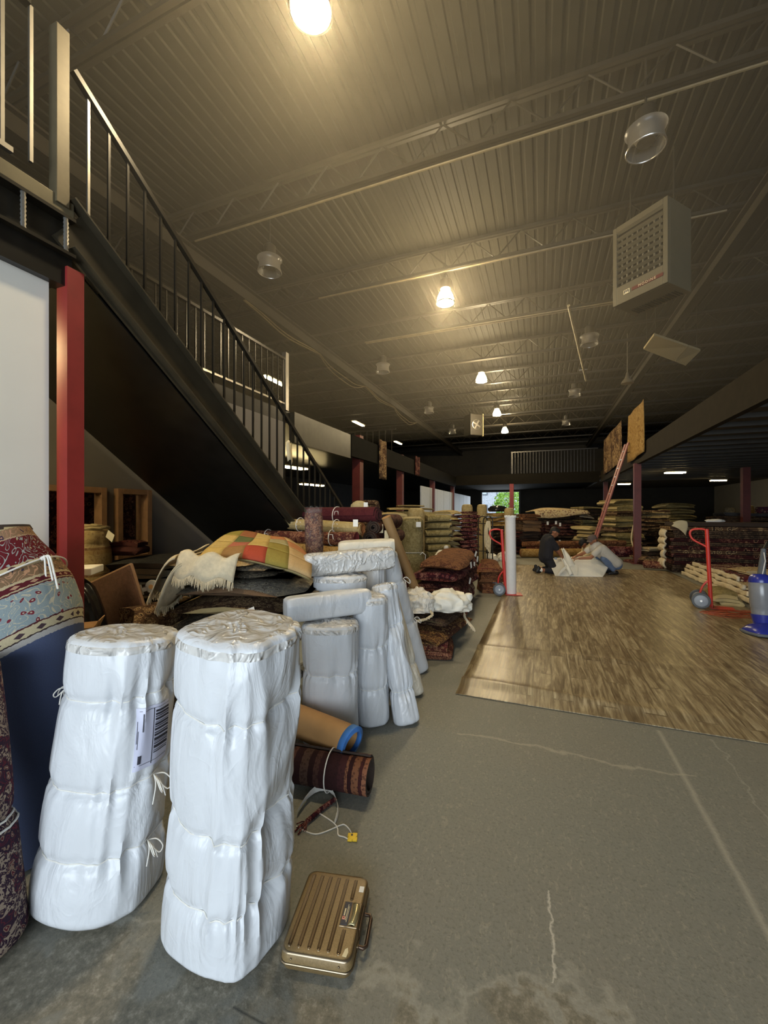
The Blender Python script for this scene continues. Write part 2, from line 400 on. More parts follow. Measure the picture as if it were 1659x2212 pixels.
cc = t.mix(t.math('MULTIPLY', br.outputs['Fac'], 0.4), cc, srgb(84, 70, 50))
M['vinyl'] = t.done(cc, t.ramp(g, [(0.3, (0.3,) * 3), (0.7, (0.42,) * 3)]), 0, t.bump(g, 0.12, 0.003), 0.5)
x0, x1, y0, y1 = -0.68, 3.1, 3.45, 12.6
def vin(u, v):
    y = y0 + (y1 - y0) * v ** 1.4; x = x0 + (x1 - x0) * u
    z = 0.006 + 0.03 * math.exp(-((y - 3.72 + 0.03 * math.sin(x * 3)) / 0.07) ** 2) * (0.55 + 0.45 * math.cos(x * 1.7 + 0.4)) \
        + 0.022 * math.exp(-((y - 4.78 - 0.05 * x) / 0.06) ** 2) * max(0.0, 1 - (x + 0.7) / 3.2) \
        + 0.006 * math.exp(-((y - 6.9) / 0.1) ** 2) * max(0, 1 - (x + 0.7))
    return (x, y, z)
mb = MB().grid(vin, 40, 150)
obj('vinyl_sheet', mb, M['vinyl'], solid=0.004, label='wood plank printed vinyl sheet spread over the grey concrete floor', cat='floor sheet')

# ---------------------------------------------------------------- ceiling, joists, walls
ZC = 6.6
prof = []
x = -13.0
while x < 13.0:
    prof += [(x, ZC), (x + 0.08, ZC), (x + 0.095, ZC + 0.02), (x + 0.135, ZC + 0.02), (x + 0.15, ZC)]; x += 0.16
mb = MB(); n = len(prof)
mb.add([(px, yy, pz) for yy in (-4.5, 32) for px, pz in prof], [(i, i + 1, n + i + 1, n + i) for i in range(n - 1)])
struct('ceiling', mb, M['ceil'], smooth=0)
mb = MB().box((0, 13.75, ZC + 0.2), (26, 36.5, 0.1)); struct('roof', mb, M['ceil'])
k = 0
for jy in [2.75 + 2.42 * i for i in range(12)]:
    e = bpy.data.objects.new('roof_joist', None); col.objects.link(e); e.location = (0, jy, 6.1); e['kind'] = 'structure'
    for nm, z in (('top_chord', 6.55), ('bottom_chord', 6.12)):
        m_ = MB()
        for s_ in (-0.035, 0.035): m_.box((-0.8, jy + s_, z), (18.5, 0.05, 0.05))
        obj(nm, m_, M['steel_dark'], e, smooth=0)
    m_ = MB(); x = -10.0; up = True
    while x < 8.3:
        m_.tube([(x, jy, 6.13 if up else 6.54), (x + 0.42, jy, 6.54 if up else 6.13)], 0.013, 5); x += 0.42; up = not up
    obj('web', m_, M['steel_dark'], e)
for i, (bx, bz) in enumerate(((-5.6, 5.95), (2.9, 5.95))):
    mb = MB().box((bx, 14, bz + 0.13), (0.18, 35, 0.03)).box((bx, 14, bz), (0.03, 35, 0.24)).box((bx, 14, bz - 0.13), (0.18, 35, 0.03))
    struct('roof_beam', mb, M['steel_dark'])
# rear wall with the loading door opening (behind the photographer)
mb = MB().box((-7.85, -4.4, 3.3), (10.3, 0.2, 6.6)).box((9, -4.4, 3.3), (8, 0.2, 6.6)).box((1.15, -4.4, 5.5), (7.7, 0.2, 2.2))
struct('wall_rear', mb, M['grey_wall'])
mb = MB().box((10.1, 13.8, 1.6), (0.2, 36.6, 3.2)); struct('wall_right', mb, M['pale_wall'])
mb = MB().box((10.1, 13.8, 4.9), (0.2, 36.6, 3.4)); struct('wall_right_upper', mb, M['dark_wall'])
mb = MB().box((-11.1, 13.8, 3.3), (0.2, 36.6, 6.6)); struct('wall_left', mb, M['dark_wall'])
DX0, DX1 = -4.1, -1.5
mb = MB().box(((-11.2 + DX0) / 2, 31, 3.3), (DX0 + 11.2, 0.2, 6.6)).box(((DX1 + 10.2) / 2, 31, 3.3), (10.2 - DX1, 0.2, 6.6)).box(((DX0 + DX1) / 2, 31, 4.8), (DX1 - DX0, 0.2, 3.6))
struct('wall_back', mb, M['dark_wall'])
mb = MB()
for xx in (DX0 - 0.06, DX1 + 0.06): mb.box((xx, 30.86, 1.5), (0.12, 0.1, 3.0))
mb.box(((DX0 + DX1) / 2, 30.86, 3.06), (DX1 - DX0 + 0.24, 0.1, 0.12))
struct('door_1', mb, M['steel_dark'])
# grey wall under the stair, with a timber window and an open timber doorway
WX = -4.4
def wall_x(mb, x, y0, y1, z0, z1, th=0.14): mb.box((x - th / 2, (y0 + y1) / 2, (z0 + z1) / 2), (th, y1 - y0, z1 - z0))
mb = MB()
WIN = (3.12, 3.54, 1.0, 1.81)      # y, y, z, z of the narrow window
HAT = (1.7, 3.0, 0.9, 1.81)       # the serving hatch beside it
wall_x(mb, WX, -4.3, HAT[0], 0, 3.2); wall_x(mb, WX, HAT[0], HAT[1], 0, HAT[2]); wall_x(mb, WX, HAT[0], HAT[1], HAT[3], 3.2)
wall_x(mb, WX, HAT[1], WIN[0], 0, 3.2); wall_x(mb, WX, WIN[0], WIN[1], 0, WIN[2]); wall_x(mb, WX, WIN[0], WIN[1], WIN[3], 3.2)
wall_x(mb, WX, WIN[1], 6.3, 0, 3.2)
struct('wall_stair', mb, M['grey_wall'])
for i, (W_, bars) in enumerate(((WIN, True), (HAT, False))):
    ya, yb, za, zb = W_; mb = MB()
    w = 0.06
    for y in (ya + w / 2, yb - w / 2): mb.box((WX + 0.01, y, (za + zb) / 2), (0.12, w, zb - za))
    mb.box((WX + 0.01, (ya + yb) / 2, zb - w / 2), (0.12, yb - ya - 2 * w, w)).box((WX + 0.01, (ya + yb) / 2, za + w / 2), (0.12, yb - ya - 2 * w, w))
    wn = struct('window_%d' % (i + 1), mb, M['wood_trim'], smooth=0, bevel=0.004)
    if bars:
        mb = MB()
        for y in (ya + w + 0.02, yb - w - 0.02): mb.box((WX - 0.06, y, (za + zb) / 2), (0.04, 0.03, zb - za - 2 * w))
        obj('sash', mb, M['wood_trim'], wn, smooth=0)
mb = MB()
wall_x(mb, WX - 2.6, -4.3, 6.3, 0, 3.2); struct('wall_storeroom', mb, plain('storeroom_wall', srgb(72, 52, 44), 0.8))
# near-left panel wall and its red post, under the landing
PX, PY = -2.76, 1.66
mb = MB().box((PX - 0.05, -1.35, 1.47), (0.06, 5.84, 2.94)); struct('wall_panel', mb, M['white_panel'])
for i, (x, y, z1, w, m_) in enumerate(((PX, PY + 0.02, 3.06, 0.1, 'post_red'), (-4.5, 9.75, 3.55, 0.22, 'post_red_dim'), (-4.5, 13.2, 3.5, 0.2, 'post_red_dim'), (-4.5, 17.6, 3.4, 0.2, 'post_red_dim'), (-4.5, 22.0, 3.0, 0.2, 'post_red_dim'), (-1.42, 22.0, 3.0, 0.2, 'post_red'), (2.68, 14.1, 3.0, 0.18, 'post_red_dim'), (2.9, 22.2, 3.0, 0.18, 'post_red_dim'), (6.2, 16.6, 3.0, 0.2, 'post_red_dim'), (8.2, 19.5, 3.0, 0.2, 'post_red_dim'))):
    mb = MB().box((x, y, z1 / 2), (w, w, z1)).box((x, y, 0.01), (w * 1.7, w * 1.7, 0.02))
    struct('steel_post', mb, M[m_], smooth=0)

# ---------------------------------------------------------------- mezzanines
def slab(name, x0, x1, y0, y1, z0, z1, m): struct(name, MB().box(((x0 + x1) / 2, (y0 + y1) / 2, (z0 + z1) / 2), (x1 - x0, y1 - y0, z1 - z0)), m, smooth=0)
slab('mezzanine_left', -11, -4.4, 0.5, 31, 3.2, 3.42, M['black'])
slab('mezzanine_left_fascia', -4.42, -4.32, 9.0, 22, 2.92, 3.45, M['fascia_black'])
slab('mezzanine_left_duct', -4.42, -4.3, 6.5, 8.9, 2.85, 3.42, plain('grey_duct_steel', srgb(62, 58, 46), 0.35, var=0.2))
slab('mezzanine_right', 2.78, 10, 3.0, 31, 3.12, 3.4, plain('mezzanine_soffit', srgb(70, 63, 50), 0.6, var=0.15))
slab('mezzanine_right_fascia', 2.66, 2.77, 3.0, 22, 2.98, 3.5, plain('brown_fascia_steel', srgb(40, 35, 26), 0.8, var=0.15, spec=0.1))
slab('mezzanine_back', -4.3, 2.6, 22, 31, 3.15, 3.4, M['fascia_black'])
slab('mezzanine_back_fascia', -4.3, 2.6, 21.9, 22, 2.98, 3.5, plain('dark_fascia_steel', srgb(28, 25, 19), 0.8, var=0.15, spec=0.08))
# soffit ribs under the right mezzanine
mb = MB()
for i in range(26): mb.box((6.4, 3.6 + i * 0.75, 3.08), (7.2, 0.06, 0.08))
struct('soffit_ribs', mb, M['steel_dark'], smooth=0)
# white partition panels at the far left
for i in range(9):
    y = 16.4 + i * 1.35
    struct('partition_panel', MB().box((-4.5, y, 1.35), (0.05, 1.3, 2.5)), M['partition'], smooth=0)
# ---------------------------------------------------------------- outdoors beyond the far door
struct('yard_ground', MB().box((-3, 46, -0.15), (60, 29.6, 0.1)), plain('pale_asphalt', srgb(150, 150, 148), 0.9))
b = empty('building', (-7.5, 56, -0.1), 'pale building with square windows outside the far door', 'building')
obj('wall', MB().box((-11, 56, 3.2), (16, 6, 6.6)), plain('pale_render', srgb(206, 206, 210), 0.8), b, smooth=0)
obj('roof', MB().box((-11, 56, 6.6), (16.6, 6.6, 0.3)), plain('pale_blue_roof', srgb(150, 190, 222), 0.6), b, smooth=0)
for wx in (-9.5, -7.0, -4.6):
    for wz in (1.9, 4.3):
        w_ = obj('window', MB().box((wx, 52.97, wz), (1.3, 0.1, 1.2)), plain('window_frame_grey', srgb(120, 124, 130), 0.5), b, smooth=0)
        obj('pane', MB().box((wx, 52.9, wz), (1.05, 0.05, 0.95)), plain('painted_sky_glass', srgb(225, 232, 240), 0.15), w_, smooth=0)  # sky reflection put into the pane as a pale base colour
tr = empty('tree', (-3.2, 46, 0), 'leafy bright green tree outside the far door', 'tree')
obj('trunk', MB().tube([(-3.2, 46, -0.1), (-3.15, 46, 1.2), (-3.3, 46.1, 2.6)], [0.2, 0.15, 0.08], 8), M['wood_brown'], tr)
rnd = random.Random(5); mb = MB()
for i in range(1500):
    a = rnd.gauss(0, 1), rnd.gauss(0, 1), rnd.gauss(0, 1); L = math.sqrt(sum(q * q for q in a)) + 1e-6
    r_ = rnd.uniform(0.6, 1.0); p = Vector((-3.2 + a[0] / L * 1.75 * r_, 46 + a[1] / L * 1.6 * r_, 2.3 + a[2] / L * 1.9 * r_))
    u = Vector((rnd.uniform(-1, 1), rnd.uniform(-1, 1), rnd.uniform(-1, 1))).normalized() * 0.14; w = u.orthogonal().normalized() * 0.09
    mb.add([p - u, p + w, p + u, p - w], [(0, 1, 2, 3)])
obj('foliage', mb, plain('leaf_green', srgb(150, 186, 70), 0.6, var=0.35, scale=2), tr, kind='stuff', smooth=0)
# ---------------------------------------------------------------- landing and staircase on the left
LZ, SX, SYY, NST = 3.47, -2.75, 1.66, 18
rise, run = LZ / NST, 0.265
YB = SYY + NST * run
sl = math.atan2(LZ, NST * run)
ld = empty('landing', (SX - 0.8, 0.2, 2.95), 'dark steel stair landing above the white panel wall', 'landing')
obj('deck', MB().box((SX - 0.83, -1.2, LZ - 0.02), (1.66, 5.72, 0.04)), M['black'], ld, smooth=0)
mb = MB().box((SX, -1.2, LZ - 0.055), (0.05, 5.76, 0.11))
obj('edge_channel', mb, plain('worn_edge_steel', srgb(112, 104, 82), 0.35, metal=0.3, var=0.15), ld, smooth=0, bevel=0.004)
mb = MB().box((SX - 0.02, -1.2, 3.35), (0.16, 5.74, 0.02)).box((SX - 0.02, -1.2, 3.24), (0.02, 5.74, 0.22)).box((SX - 0.02, -1.2, 3.13), (0.16, 5.74, 0.02))
obj('beam', mb, M['rail'], ld, smooth=0)
obj('lower_beam', MB().box((SX - 0.03, -1.2, 3.03), (0.1, 5.74, 0.18)), M['black'], ld, smooth=0)
for y in (1.4, 1.62):
    rod = MB(); pts = [(SX + 0.045, y, 3.13 + 0.0122 * i) for i in range(19)]
    rod.tube(pts, [0.011 + 0.004 * (i % 2) for i in range(19)], 8)
    obj('threaded_rod', rod, M['chrome'], ld)
lr = empty('landing_railing', (SX, 0.2, LZ), 'black steel railing along the landing edge with square newel post', 'railing')
obj('newel_post', MB().box((SX, SYY - 0.05, LZ + 0.49), (0.075, 0.075, 1.08)), plain('worn_newel_steel', srgb(104, 94, 72), 0.38, metal=0.2, var=0.2), lr, smooth=0, bevel=0.004)
obj('top_rail', MB().box((SX, -1.3, LZ + 1.01), (0.05, 5.5, 0.04)), M['rail'], lr, smooth=0)
obj('foot_rail', MB().box((SX, -1.34, LZ + 0.09), (0.03, 5.42, 0.03)), M['chrome'], lr, smooth=0)
for i in range(14):
    obj('baluster', MB().box((SX, SYY - 0.20 - i * 0.135, LZ + 0.55), (0.018, 0.018, 0.9)), M['chrome'] if i < 2 else M['rail'], lr, smooth=0)
st = empty('staircase', (SX - 0.8, (SYY + YB) / 2, 0), 'black steel staircase running down from the landing', 'staircase')
def on(y, dz): return LZ - (y - SYY) * math.tan(sl) + dz
for x in (SX, SX - 1.5):
    mb = MB()
    a, b = (x, SYY, on(SYY, -0.13)), (x, YB - 0.05, on(YB - 0.05, -0.13))
    mb.beam(a, b, 0.02, 0.30); mb.beam((x + 0.03, a[1], a[2] + 0.15), (x + 0.03, b[1], b[2] + 0.15), 0.08, 0.012); mb.beam((x + 0.03, a[1], a[2] - 0.15), (x + 0.03, b[1], b[2] - 0.15), 0.08, 0.012)
    obj('stringer', mb, plain('stringer_paint', srgb(58, 52, 40), 0.34, var=0.2) if x == SX else M['black'], st, smooth=0)
for i in range(NST - 1):
    y = SYY + (i + 0.5) * run; z = LZ - (i + 1) * rise
    obj('tread', MB().box((SX - 0.75, y, z - 0.015), (1.46, run + 0.02, 0.03)), M['black'], st, smooth=0)
    obj('riser', MB().box((SX - 0.75, y - run / 2, z + rise / 2 - 0.015), (1.46, 0.012, rise - 0.03)), M['black'], st, smooth=0)
mb = MB(); mb.beam((SX - 0.75, SYY + 0.1, on(SYY + 0.1, -0.33)), (SX - 0.75, YB - 0.6, on(YB - 0.6, -0.33)), 1.46, 0.012)
obj('soffit', mb, M['black'], st, smooth=0)
hr = MB(); hr.beam((SX, SYY + 0.03, on(SYY, 0.86)), (SX, YB - 0.1, on(YB - 0.1, 0.86)), 0.04, 0.035)
obj('handrail', hr, M['rail'], st, smooth=0)
nb = 34
for i in range(nb):
    y = SYY + 0.12 + i * (YB - SYY - 0.3) / (nb - 1)
    obj('baluster', MB().box((SX, y, (on(y, 0.03) + on(y, 0.85)) / 2), (0.016, 0.016, 0.82)), M['chrome'] if i == 0 else M['rail'], st, smooth=0)
# railing of the left mezzanine, at the end of the stair wall
mr = empty('mezzanine_railing', (-4.4, 4.4, 3.42), 'dark baluster railing on the left mezzanine behind the stair', 'railing')
obj('end_post', MB().box((-4.4, 6.35, 3.95), (0.09, 0.09, 1.06)), M['chrome'], mr, smooth=0)
obj('top_rail', MB().box((-4.4, 4.3, 4.36), (0.05, 4.1, 0.04)), M['rail'], mr, smooth=0)
obj('foot_rail', MB().box((-4.4, 4.3, 3.54), (0.03, 4.1, 0.03)), M['chrome'], mr, smooth=0)
for i in range(26):
    obj('baluster', MB().box((-4.4, 2.4 + i * 0.155, 3.94), (0.018, 0.018, 0.82)), M['rail'], mr, smooth=0)
mr = empty('mezzanine_railing', (-7.6, 13.6, 3.42), 'far baluster railing high on the left mezzanine under two lit tubes', 'railing')
obj('top_rail', MB().box((-7.5, 13.6, 4.5), (5.4, 0.05, 0.05)), M['rail'], mr, smooth=0)
for i in range(22):
    obj('baluster', MB().box((-10.0 + i * 0.24, 13.6, 3.97), (0.025, 0.025, 1.04)), M['rail'], mr, smooth=0)
br = empty('mezzanine_railing', (0.2, 21.95, 3.5), 'dark railing on the back mezzanine above the far door', 'railing')
obj('top_rail', MB().box((0.55, 21.95, 4.62), (4.0, 0.05, 0.05)), M['rail'], br, smooth=0)
obj('end_post', MB().box((-1.4, 21.95, 4.08), (0.07, 0.07, 1.12)), M['rail'], br, smooth=0)
for i in range(26):
    obj('baluster', MB().box((-1.25 + i * 0.145, 21.95, 4.06), (0.02, 0.02, 1.08)), M['rail'], br, smooth=0)
# white paper notice and a rag hung on the stair railing
y = 4.0
obj('rag', MB().grid(lambda u, v: (SX + 0.03 + 0.02 * math.sin(u * 5), y - 0.06 + u * 0.13 + 0.03 * v, on(y, 0.58) - v * 0.22 + 0.03 * math.sin(u * 7)), 6, 6), M['cream_cloth'], solid=0.004, label='pale rag caught on the stair railing balusters', cat='rag')

# ---------------------------------------------------------------- high-bay pendant lamps
def pendant(x, y, lit, label, group, z=5.55):
    t_ = empty('pendant_lamp', (x, y, z), label, 'lamp', group)
    obj('stem', MB().tube([(x, y, z + 0.42), (x, y, ZC + 0.05)], 0.012, 6), M['steel_dark'], t_)
    obj('ballast', MB().lathe((x, y, z), [(0.06, 0.22), (0.1, 0.24), (0.1, 0.4), (0.05, 0.44)], 16), M['steel_dark'], t_)
    if lit:
        obj('dome', MB().lathe((x, y, z), [(0.16, -0.03), (0.162, 0.0), (0.15, 0.07), (0.128, 0.13), (0.1, 0.18), (0.08, 0.22)], 24), M['lamp_glow'], t_)
        obj('rim', MB().tube([(x + 0.168 * math.cos(a), y + 0.168 * math.sin(a), z - 0.025) for a in [i * 2 * math.pi / 24 for i in range(24)]], 0.014, 6, closed=True), M['chrome'], t_)
    else:
        pr = [(0.185, -0.03), (0.192, 0.0), (0.172, 0.06), (0.172, 0.13), (0.185, 0.17), (0.205, 0.19), (0.185, 0.205), (0.09, 0.22)]
        obj('dome', MB().lathe((x, y, z), pr, 24, cap=False), M['acrylic'], t_)
        obj('rim', MB().tube([(x + 0.19 * math.cos(a), y + 0.19 * math.sin(a), z - 0.02) for a in [i * 2 * math.pi / 24 for i in range(24)]], 0.008, 6, closed=True), M['chrome'], t_)
        obj('reflector', MB().lathe((x, y, z), [(0.09, 0.05), (0.12, 0.12), (0.1, 0.2)], 16), plain('grey_lamp_reflector', srgb(120, 112, 96), 0.4) if 'lr' not in M else M['lr'], t_)
M['lr'] = plain('grey_lamp_reflector', srgb(120, 112, 96), 0.4)
o5 = ['nearest', 'second', 'third', 'fourth', 'farthest']
for i, y in enumerate((2.80, 7.65, 12.65, 17.3, 22.4)):
    if y > 21.5: y = 21.2
    pendant(-1.7, y, True, '%s lit amber high-bay lamp in the middle row' % o5[i].replace('nearest', 'nearest and largest'), 'lit high-bay lamps')
for i, y in enumerate((5.62, 10.8, 15.9, 20.5)):
    pendant(-4.2, y, False, '%s unlit clear high-bay lamp in the left row' % (['nearest', 'second', 'third', 'farthest'][i]), 'unlit high-bay lamps')
for i, y in enumerate((5.2, 10.8, 15.4, 20.4)):
    pendant(1.07, y, False, '%s unlit clear high-bay lamp in the right row' % (['nearest', 'second', 'third', 'farthest'][i]), 'unlit high-bay lamps')
# ---------------------------------------------------------------- fluorescent fittings
def tube_light(x, y, z, L, n, ang, label, drop=0.4):
    t_ = empty('tube_light', (x, y, z), label, 'lamp', 'fluorescent fittings')
    ca, sa = math.cos(ang), math.sin(ang)
    rot = Matrix.Rotation(ang, 3, 'Z')
    obj('housing', MB().box((x, y, z + 0.05), (L, 0.3, 0.05), rot), M['heater'], t_, smooth=0)
    for j in range(n):
        q = (j - (n - 1) / 2) * 0.09
        obj('tube', MB().tube([(x - ca * L * 0.48 - sa * q, y - sa * L * 0.48 + ca * q, z), (x + ca * L * 0.48 - sa * q, y + sa * L * 0.48 + ca * q, z)], 0.022, 8), M['tube_glow'], t_)
    if drop:
        for s_ in (-0.4, 0.4): obj('hanger', MB().tube([(x + ca * L * s_, y + sa * L * s_, z + 0.07), (x + ca * L * s_, y + sa * L * s_, z + drop)], 0.006, 5), M['steel_dark'], t_)
hy = R(90)
tube_light(-8.47, 11.6, 6.0, 1.25, 2, hy, 'lit tube fitting over the left mezzanine, nearest above the railing', 0.55)
tube_light(-9.15, 14.4, 5.0, 1.2, 3, hy, 'triple lit tube fitting low over the far left mezzanine railing', 1.5)
tube_light(-8.6, 18.7, 6.0, 1.25, 2, hy, 'lit tube fitting high on the left near the red posts', 0.55)
tube_light(-8.6, 24.8, 6.0, 1.25, 2, hy, 'lit tube fitting farthest along over the left mezzanine', 0.55)
tube_light(-7.35, 10.9, 2.95, 1.3, 4, R(80), 'long lit tube fitting beneath the left mezzanine seen through stair balusters', 0.25)
tube_light(-8.3, 13.8, 2.6, 1.3, 3, R(80), 'smaller lit tube fitting beneath the left mezzanine behind the stair foot', 0.6)
tube_light(4.3, 16.7, 2.9, .6, 3, R(10), 'brightest lit fitting under the right mezzanine, nearest of the three', 0.2)
tube_light(3.75, 22.6, 2.9, .55, 2, R(10), 'lit fitting under the right mezzanine beside the red post', 0.2)
tube_light(7.1, 21.5, 2.9, .6, 2, R(10), 'lit fitting under the right mezzanine at the far right', 0.2)

tube_light(-3.62, 0.85, 2.86, 1.2, 4, hy, 'tube fitting under the stair landing, hidden behind the white wall panel', 0.3)  # unseen fill light added to brighten the grey wall under the stair
tube_light(-5.9, 2.3, 2.75, 1.2, 1, hy, 'tube fitting in the storeroom behind the timber window', 0.4)
# ---------------------------------------------------------------- unit heater under the ceiling
hq = Vector((1.28, 6.64, 0)); hu = Vector((0.745, -0.667, 0)); hn = Vector((-0.667, -0.745, 0))   # along the face, out of the face
def HP(a, b, z): return hq + hu * a + hn * b + Vector((0, 0, z))
hrot = Matrix((hu, -hn, Vector((0, 0, 1)))).transposed()
ht = empty('unit_heater', (hq.x, hq.y, 4.6), 'beige louvred unit heater hung beneath the ceiling at right', 'heater')
w, z0, z1, dp = 0.76, 4.6, 5.75, 0.62
mb = MB()
mb.box(HP(0, -dp / 2, (z0 + z1) / 2), (w, dp - 0.1, z1 - z0), hrot)
for a, b, zc, sx, sz in ((-w / 2 + 0.03, 0, (z0 + z1) / 2, 0.06, z1 - z0), (w / 2 - 0.03, 0, (z0 + z1) / 2, 0.06, z1 - z0), (0, 0, z0 + 0.13, w - 0.12, 0.26), (0, 0, z1 - 0.05, w - 0.12, 0.1)):
    mb.box(HP(a, b - 0.025, zc), (sx, 0.05, sz), hrot)
obj('casing', mb, M['heater'], ht, smooth=0, bevel=0.006)
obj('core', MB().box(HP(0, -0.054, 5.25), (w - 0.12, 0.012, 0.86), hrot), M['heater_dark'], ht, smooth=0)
tilt = hrot @ Matrix.Rotation(R(-35), 3, 'X')
for i in range(9):
    obj('louvre', MB().box(HP(0, -0.012, 4.93 + i * 0.09), (w - 0.125, 0.05, 0.008), tilt), M['heater'], ht, smooth=0)
for i in range(8):
    obj('burner_tube', MB().tube([HP(-0.26 + i * 0.075, -0.038, 4.88), HP(-0.26 + i * 0.075, -0.038, 5.6)], 0.012, 8), M['heater'], ht)
for i in range(16):
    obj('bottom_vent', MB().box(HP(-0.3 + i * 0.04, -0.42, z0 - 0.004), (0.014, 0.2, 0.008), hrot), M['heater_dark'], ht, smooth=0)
for a in (-0.3, 0.3):
    obj('hanger', MB().tube([HP(a, -0.3, z1), HP(a, -0.3, ZC)], 0.012, 6), M['steel_dark'], ht)
lg = obj('logo_plate', MB().box(HP(-0.17, 0.004, 4.735), (0.09, 0.006, 0.06), hrot), M['paper_cream'], ht, smooth=0)
mb = MB()
pts = [(-0.028, -0.018), (-0.028, 0.016), (-0.012, 0.016), (0.0, -0.002), (0.012, 0.016), (0.028, 0.016), (0.028, -0.018)]
for (a, z), (a2, z2) in zip(pts, pts[1:]):
    mb.tube([HP(-0.17 + a, 0.009, 4.735 + z), HP(-0.17 + a2, 0.009, 4.735 + z2)], 0.0045, 5)
obj('emblem', mb, M['ink'], lg)
bd = obj('badge', MB().box(HP(0.115, 0.003, 4.735), (0.42, 0.006, 0.046), hrot), M['badge_red'], ht, smooth=0)
def text(body, size, loc, rot, mat, parent, name='lettering', ext=0.001, space=1.0):
    cu = bpy.data.curves.new(name, 'FONT'); cu.body = body; cu.size = size; cu.extrude = ext; cu.align_x = 'CENTER'; cu.align_y = 'CENTER'; cu.space_character = space
    tmp = bpy.data.objects.new(name, cu); col.objects.link(tmp)
    dg = bpy.context.evaluated_depsgraph_get()
    me = bpy.data.meshes.new_from_object(tmp.evaluated_get(dg)); bpy.data.objects.remove(tmp); bpy.data.curves.remove(cu)
    me.name = name; me.materials.clear(); me.materials.append(mat)
    o = bpy.data.objects.new(name, me); col.objects.link(o); o.parent = parent
    o.rotation_euler = rot.to_euler(); o.location = Vector(loc) - wloc(parent)
    return o
trot = Matrix((hu, Vector((0, 0, 1)), hn)).transposed()
text('MODINE', 0.05, HP(0.115, 0.0075, 4.735), trot, M['paper_cream'], bd, space=1.35)

# ---------------------------------------------------------------- other ceiling things
cp = empty('ceiling_panel', (3.1, 12.4, 5.55), 'pale rectangular two-section panel hung beneath the dark ceiling at right', 'panel')
a, b, c_, d_ = P(1413, 724, 9.3), P(1390, 755, 10.1), P(1481, 790, 10.55), P(1513, 758, 9.9)
def Q(u, v): return a * (1 - u) * (1 - v) + b * (1 - u) * v + d_ * u * (1 - v) + c_ * u * v
for u0, u1 in ((0, 0.72), (0.735, 1.0)):
    m_ = MB(); lo = [Q(u0, 0), Q(u1, 0), Q(u1, 1), Q(u0, 1)]
    m_.add(lo + [p + Vector((0, 0, 0.05)) for p in lo], [(3, 2, 1, 0), (4, 5, 6, 7), (0, 1, 5, 4), (1, 2, 6, 5), (2, 3, 7, 6), (3, 0, 4, 7)])
    obj('panel_section', m_, M['panel_light'], cp, smooth=0)
for u, v in ((0.05, 0.1), (0.95, 0.1), (0.05, 0.9), (0.95, 0.9)):
    p = Q(u, v); obj('hanger', MB().tube([p + Vector((0, 0, 0.05)), (p.x, p.y, ZC)], 0.008, 5), M['steel_dark'], cp)
# pipe dropping from the ceiling
pa, pb = P(1228, 660, 8.9), P(1266, 822, 13.0)
pp = empty('pipe', pa, 'thin pale pipe hanging diagonally below the dark ceiling', 'pipe')
obj('tube', MB().tube([pa, pa.lerp(pb, 0.85), pb], 0.03, 10), plain('pale_pipe', srgb(168, 158, 128), 0.45), pp)
obj('valve', MB().tube([pa.lerp(pb, 0.8) + Vector((-0.12, 0, 0)), pa.lerp(pb, 0.8) + Vector((0.1, 0, 0))], [0.04, 0.02], 8), M['chrome'], pp)
obj('hanger', MB().tube([pa, (pa.x, pa.y, ZC)], 0.008, 5), M['steel_dark'], pp)
# conduits along the joists and loose cables
for i, (y, z, xa, xb) in enumerate(((7.56, 6.08, -4.4, 2.6), (10.05, 6.08, -4.4, 2.8), (9.97, 6.08, -4.4, 2.8), (5.22, 6.08, -5.4, 2.6))):
    obj('conduit', MB().tube([(xa, y, z), (xb, y, z)], 0.016, 6), plain('grey_conduit', srgb(120, 108, 80), 0.45), label='%s thin conduit run across the dark ceiling, counted from the camera' % ['second', 'fourth', 'third', 'nearest'][i], cat='conduit', group='ceiling conduits')
for i, (x, sag) in enumerate(((-5.53, 0.2), (-5.56, 0.32))):
    pts = []
    for q in range(49):
        y = 6.6 + q * 0.25; f = (q % 12) / 12.0
        pts.append((x + 0.03 * math.sin(q * 0.8), y, 5.79 - sag * 4 * f * (1 - f) * (0.4 + 0.6 * ((q // 12) % 2))))
    obj('cable', MB().tube(pts, 0.014, 5), plain('grey_cable', srgb(110, 98, 70), 0.5), label='%s cable drooping along the left roof beam' % ['higher', 'lower sagging'][i], cat='cable', group='sagging cables')
# second unit heater far down the middle
fh = empty('fan_heater', C(5.1, 20.2, 4.7), 'distant box fan heater hung in the middle of the hall with bright edge', 'heater')
q = C(5.15, 23.2, 5.2)
q = P(1022, 920, 18.5)
rotc = Matrix.Rotation(YAW + R(18), 3, 'Z'); fh.location = q
obj('casing', MB().box(q, (0.62, 0.6, 0.95), rotc), M['steel_dark'], fh, smooth=0, bevel=0.02)
obj('side_plate', MB().box(q + rotc @ Vector((0.33, -0.28, 0)), (0.03, 0.08, 1.0), rotc), M['panel_light'], fh, smooth=0)
obj('fan_ring', MB().tube([q + rotc @ Vector((0.22 * math.cos(a_), -0.31, 0.22 * math.sin(a_))) for a_ in [i * 0.3927 for i in range(16)]], 0.015, 6, closed=True), M['chrome'], fh)
obj('fan', MB().box(q + rotc @ Vector((0, -0.31, 0)), (0.4, 0.01, 0.07), rotc @ Matrix.Rotation(0.5, 3, 'Y')).box(q + rotc @ Vector((0, -0.315, 0)), (0.07, 0.01, 0.4), rotc @ Matrix.Rotation(0.5, 3, 'Y')), M['chrome'], fh, smooth=0)
obj('hanger', MB().tube([q + Vector((0, 0, 0.47)), (q.x, q.y, ZC)], 0.012, 5), M['steel_dark'], fh)
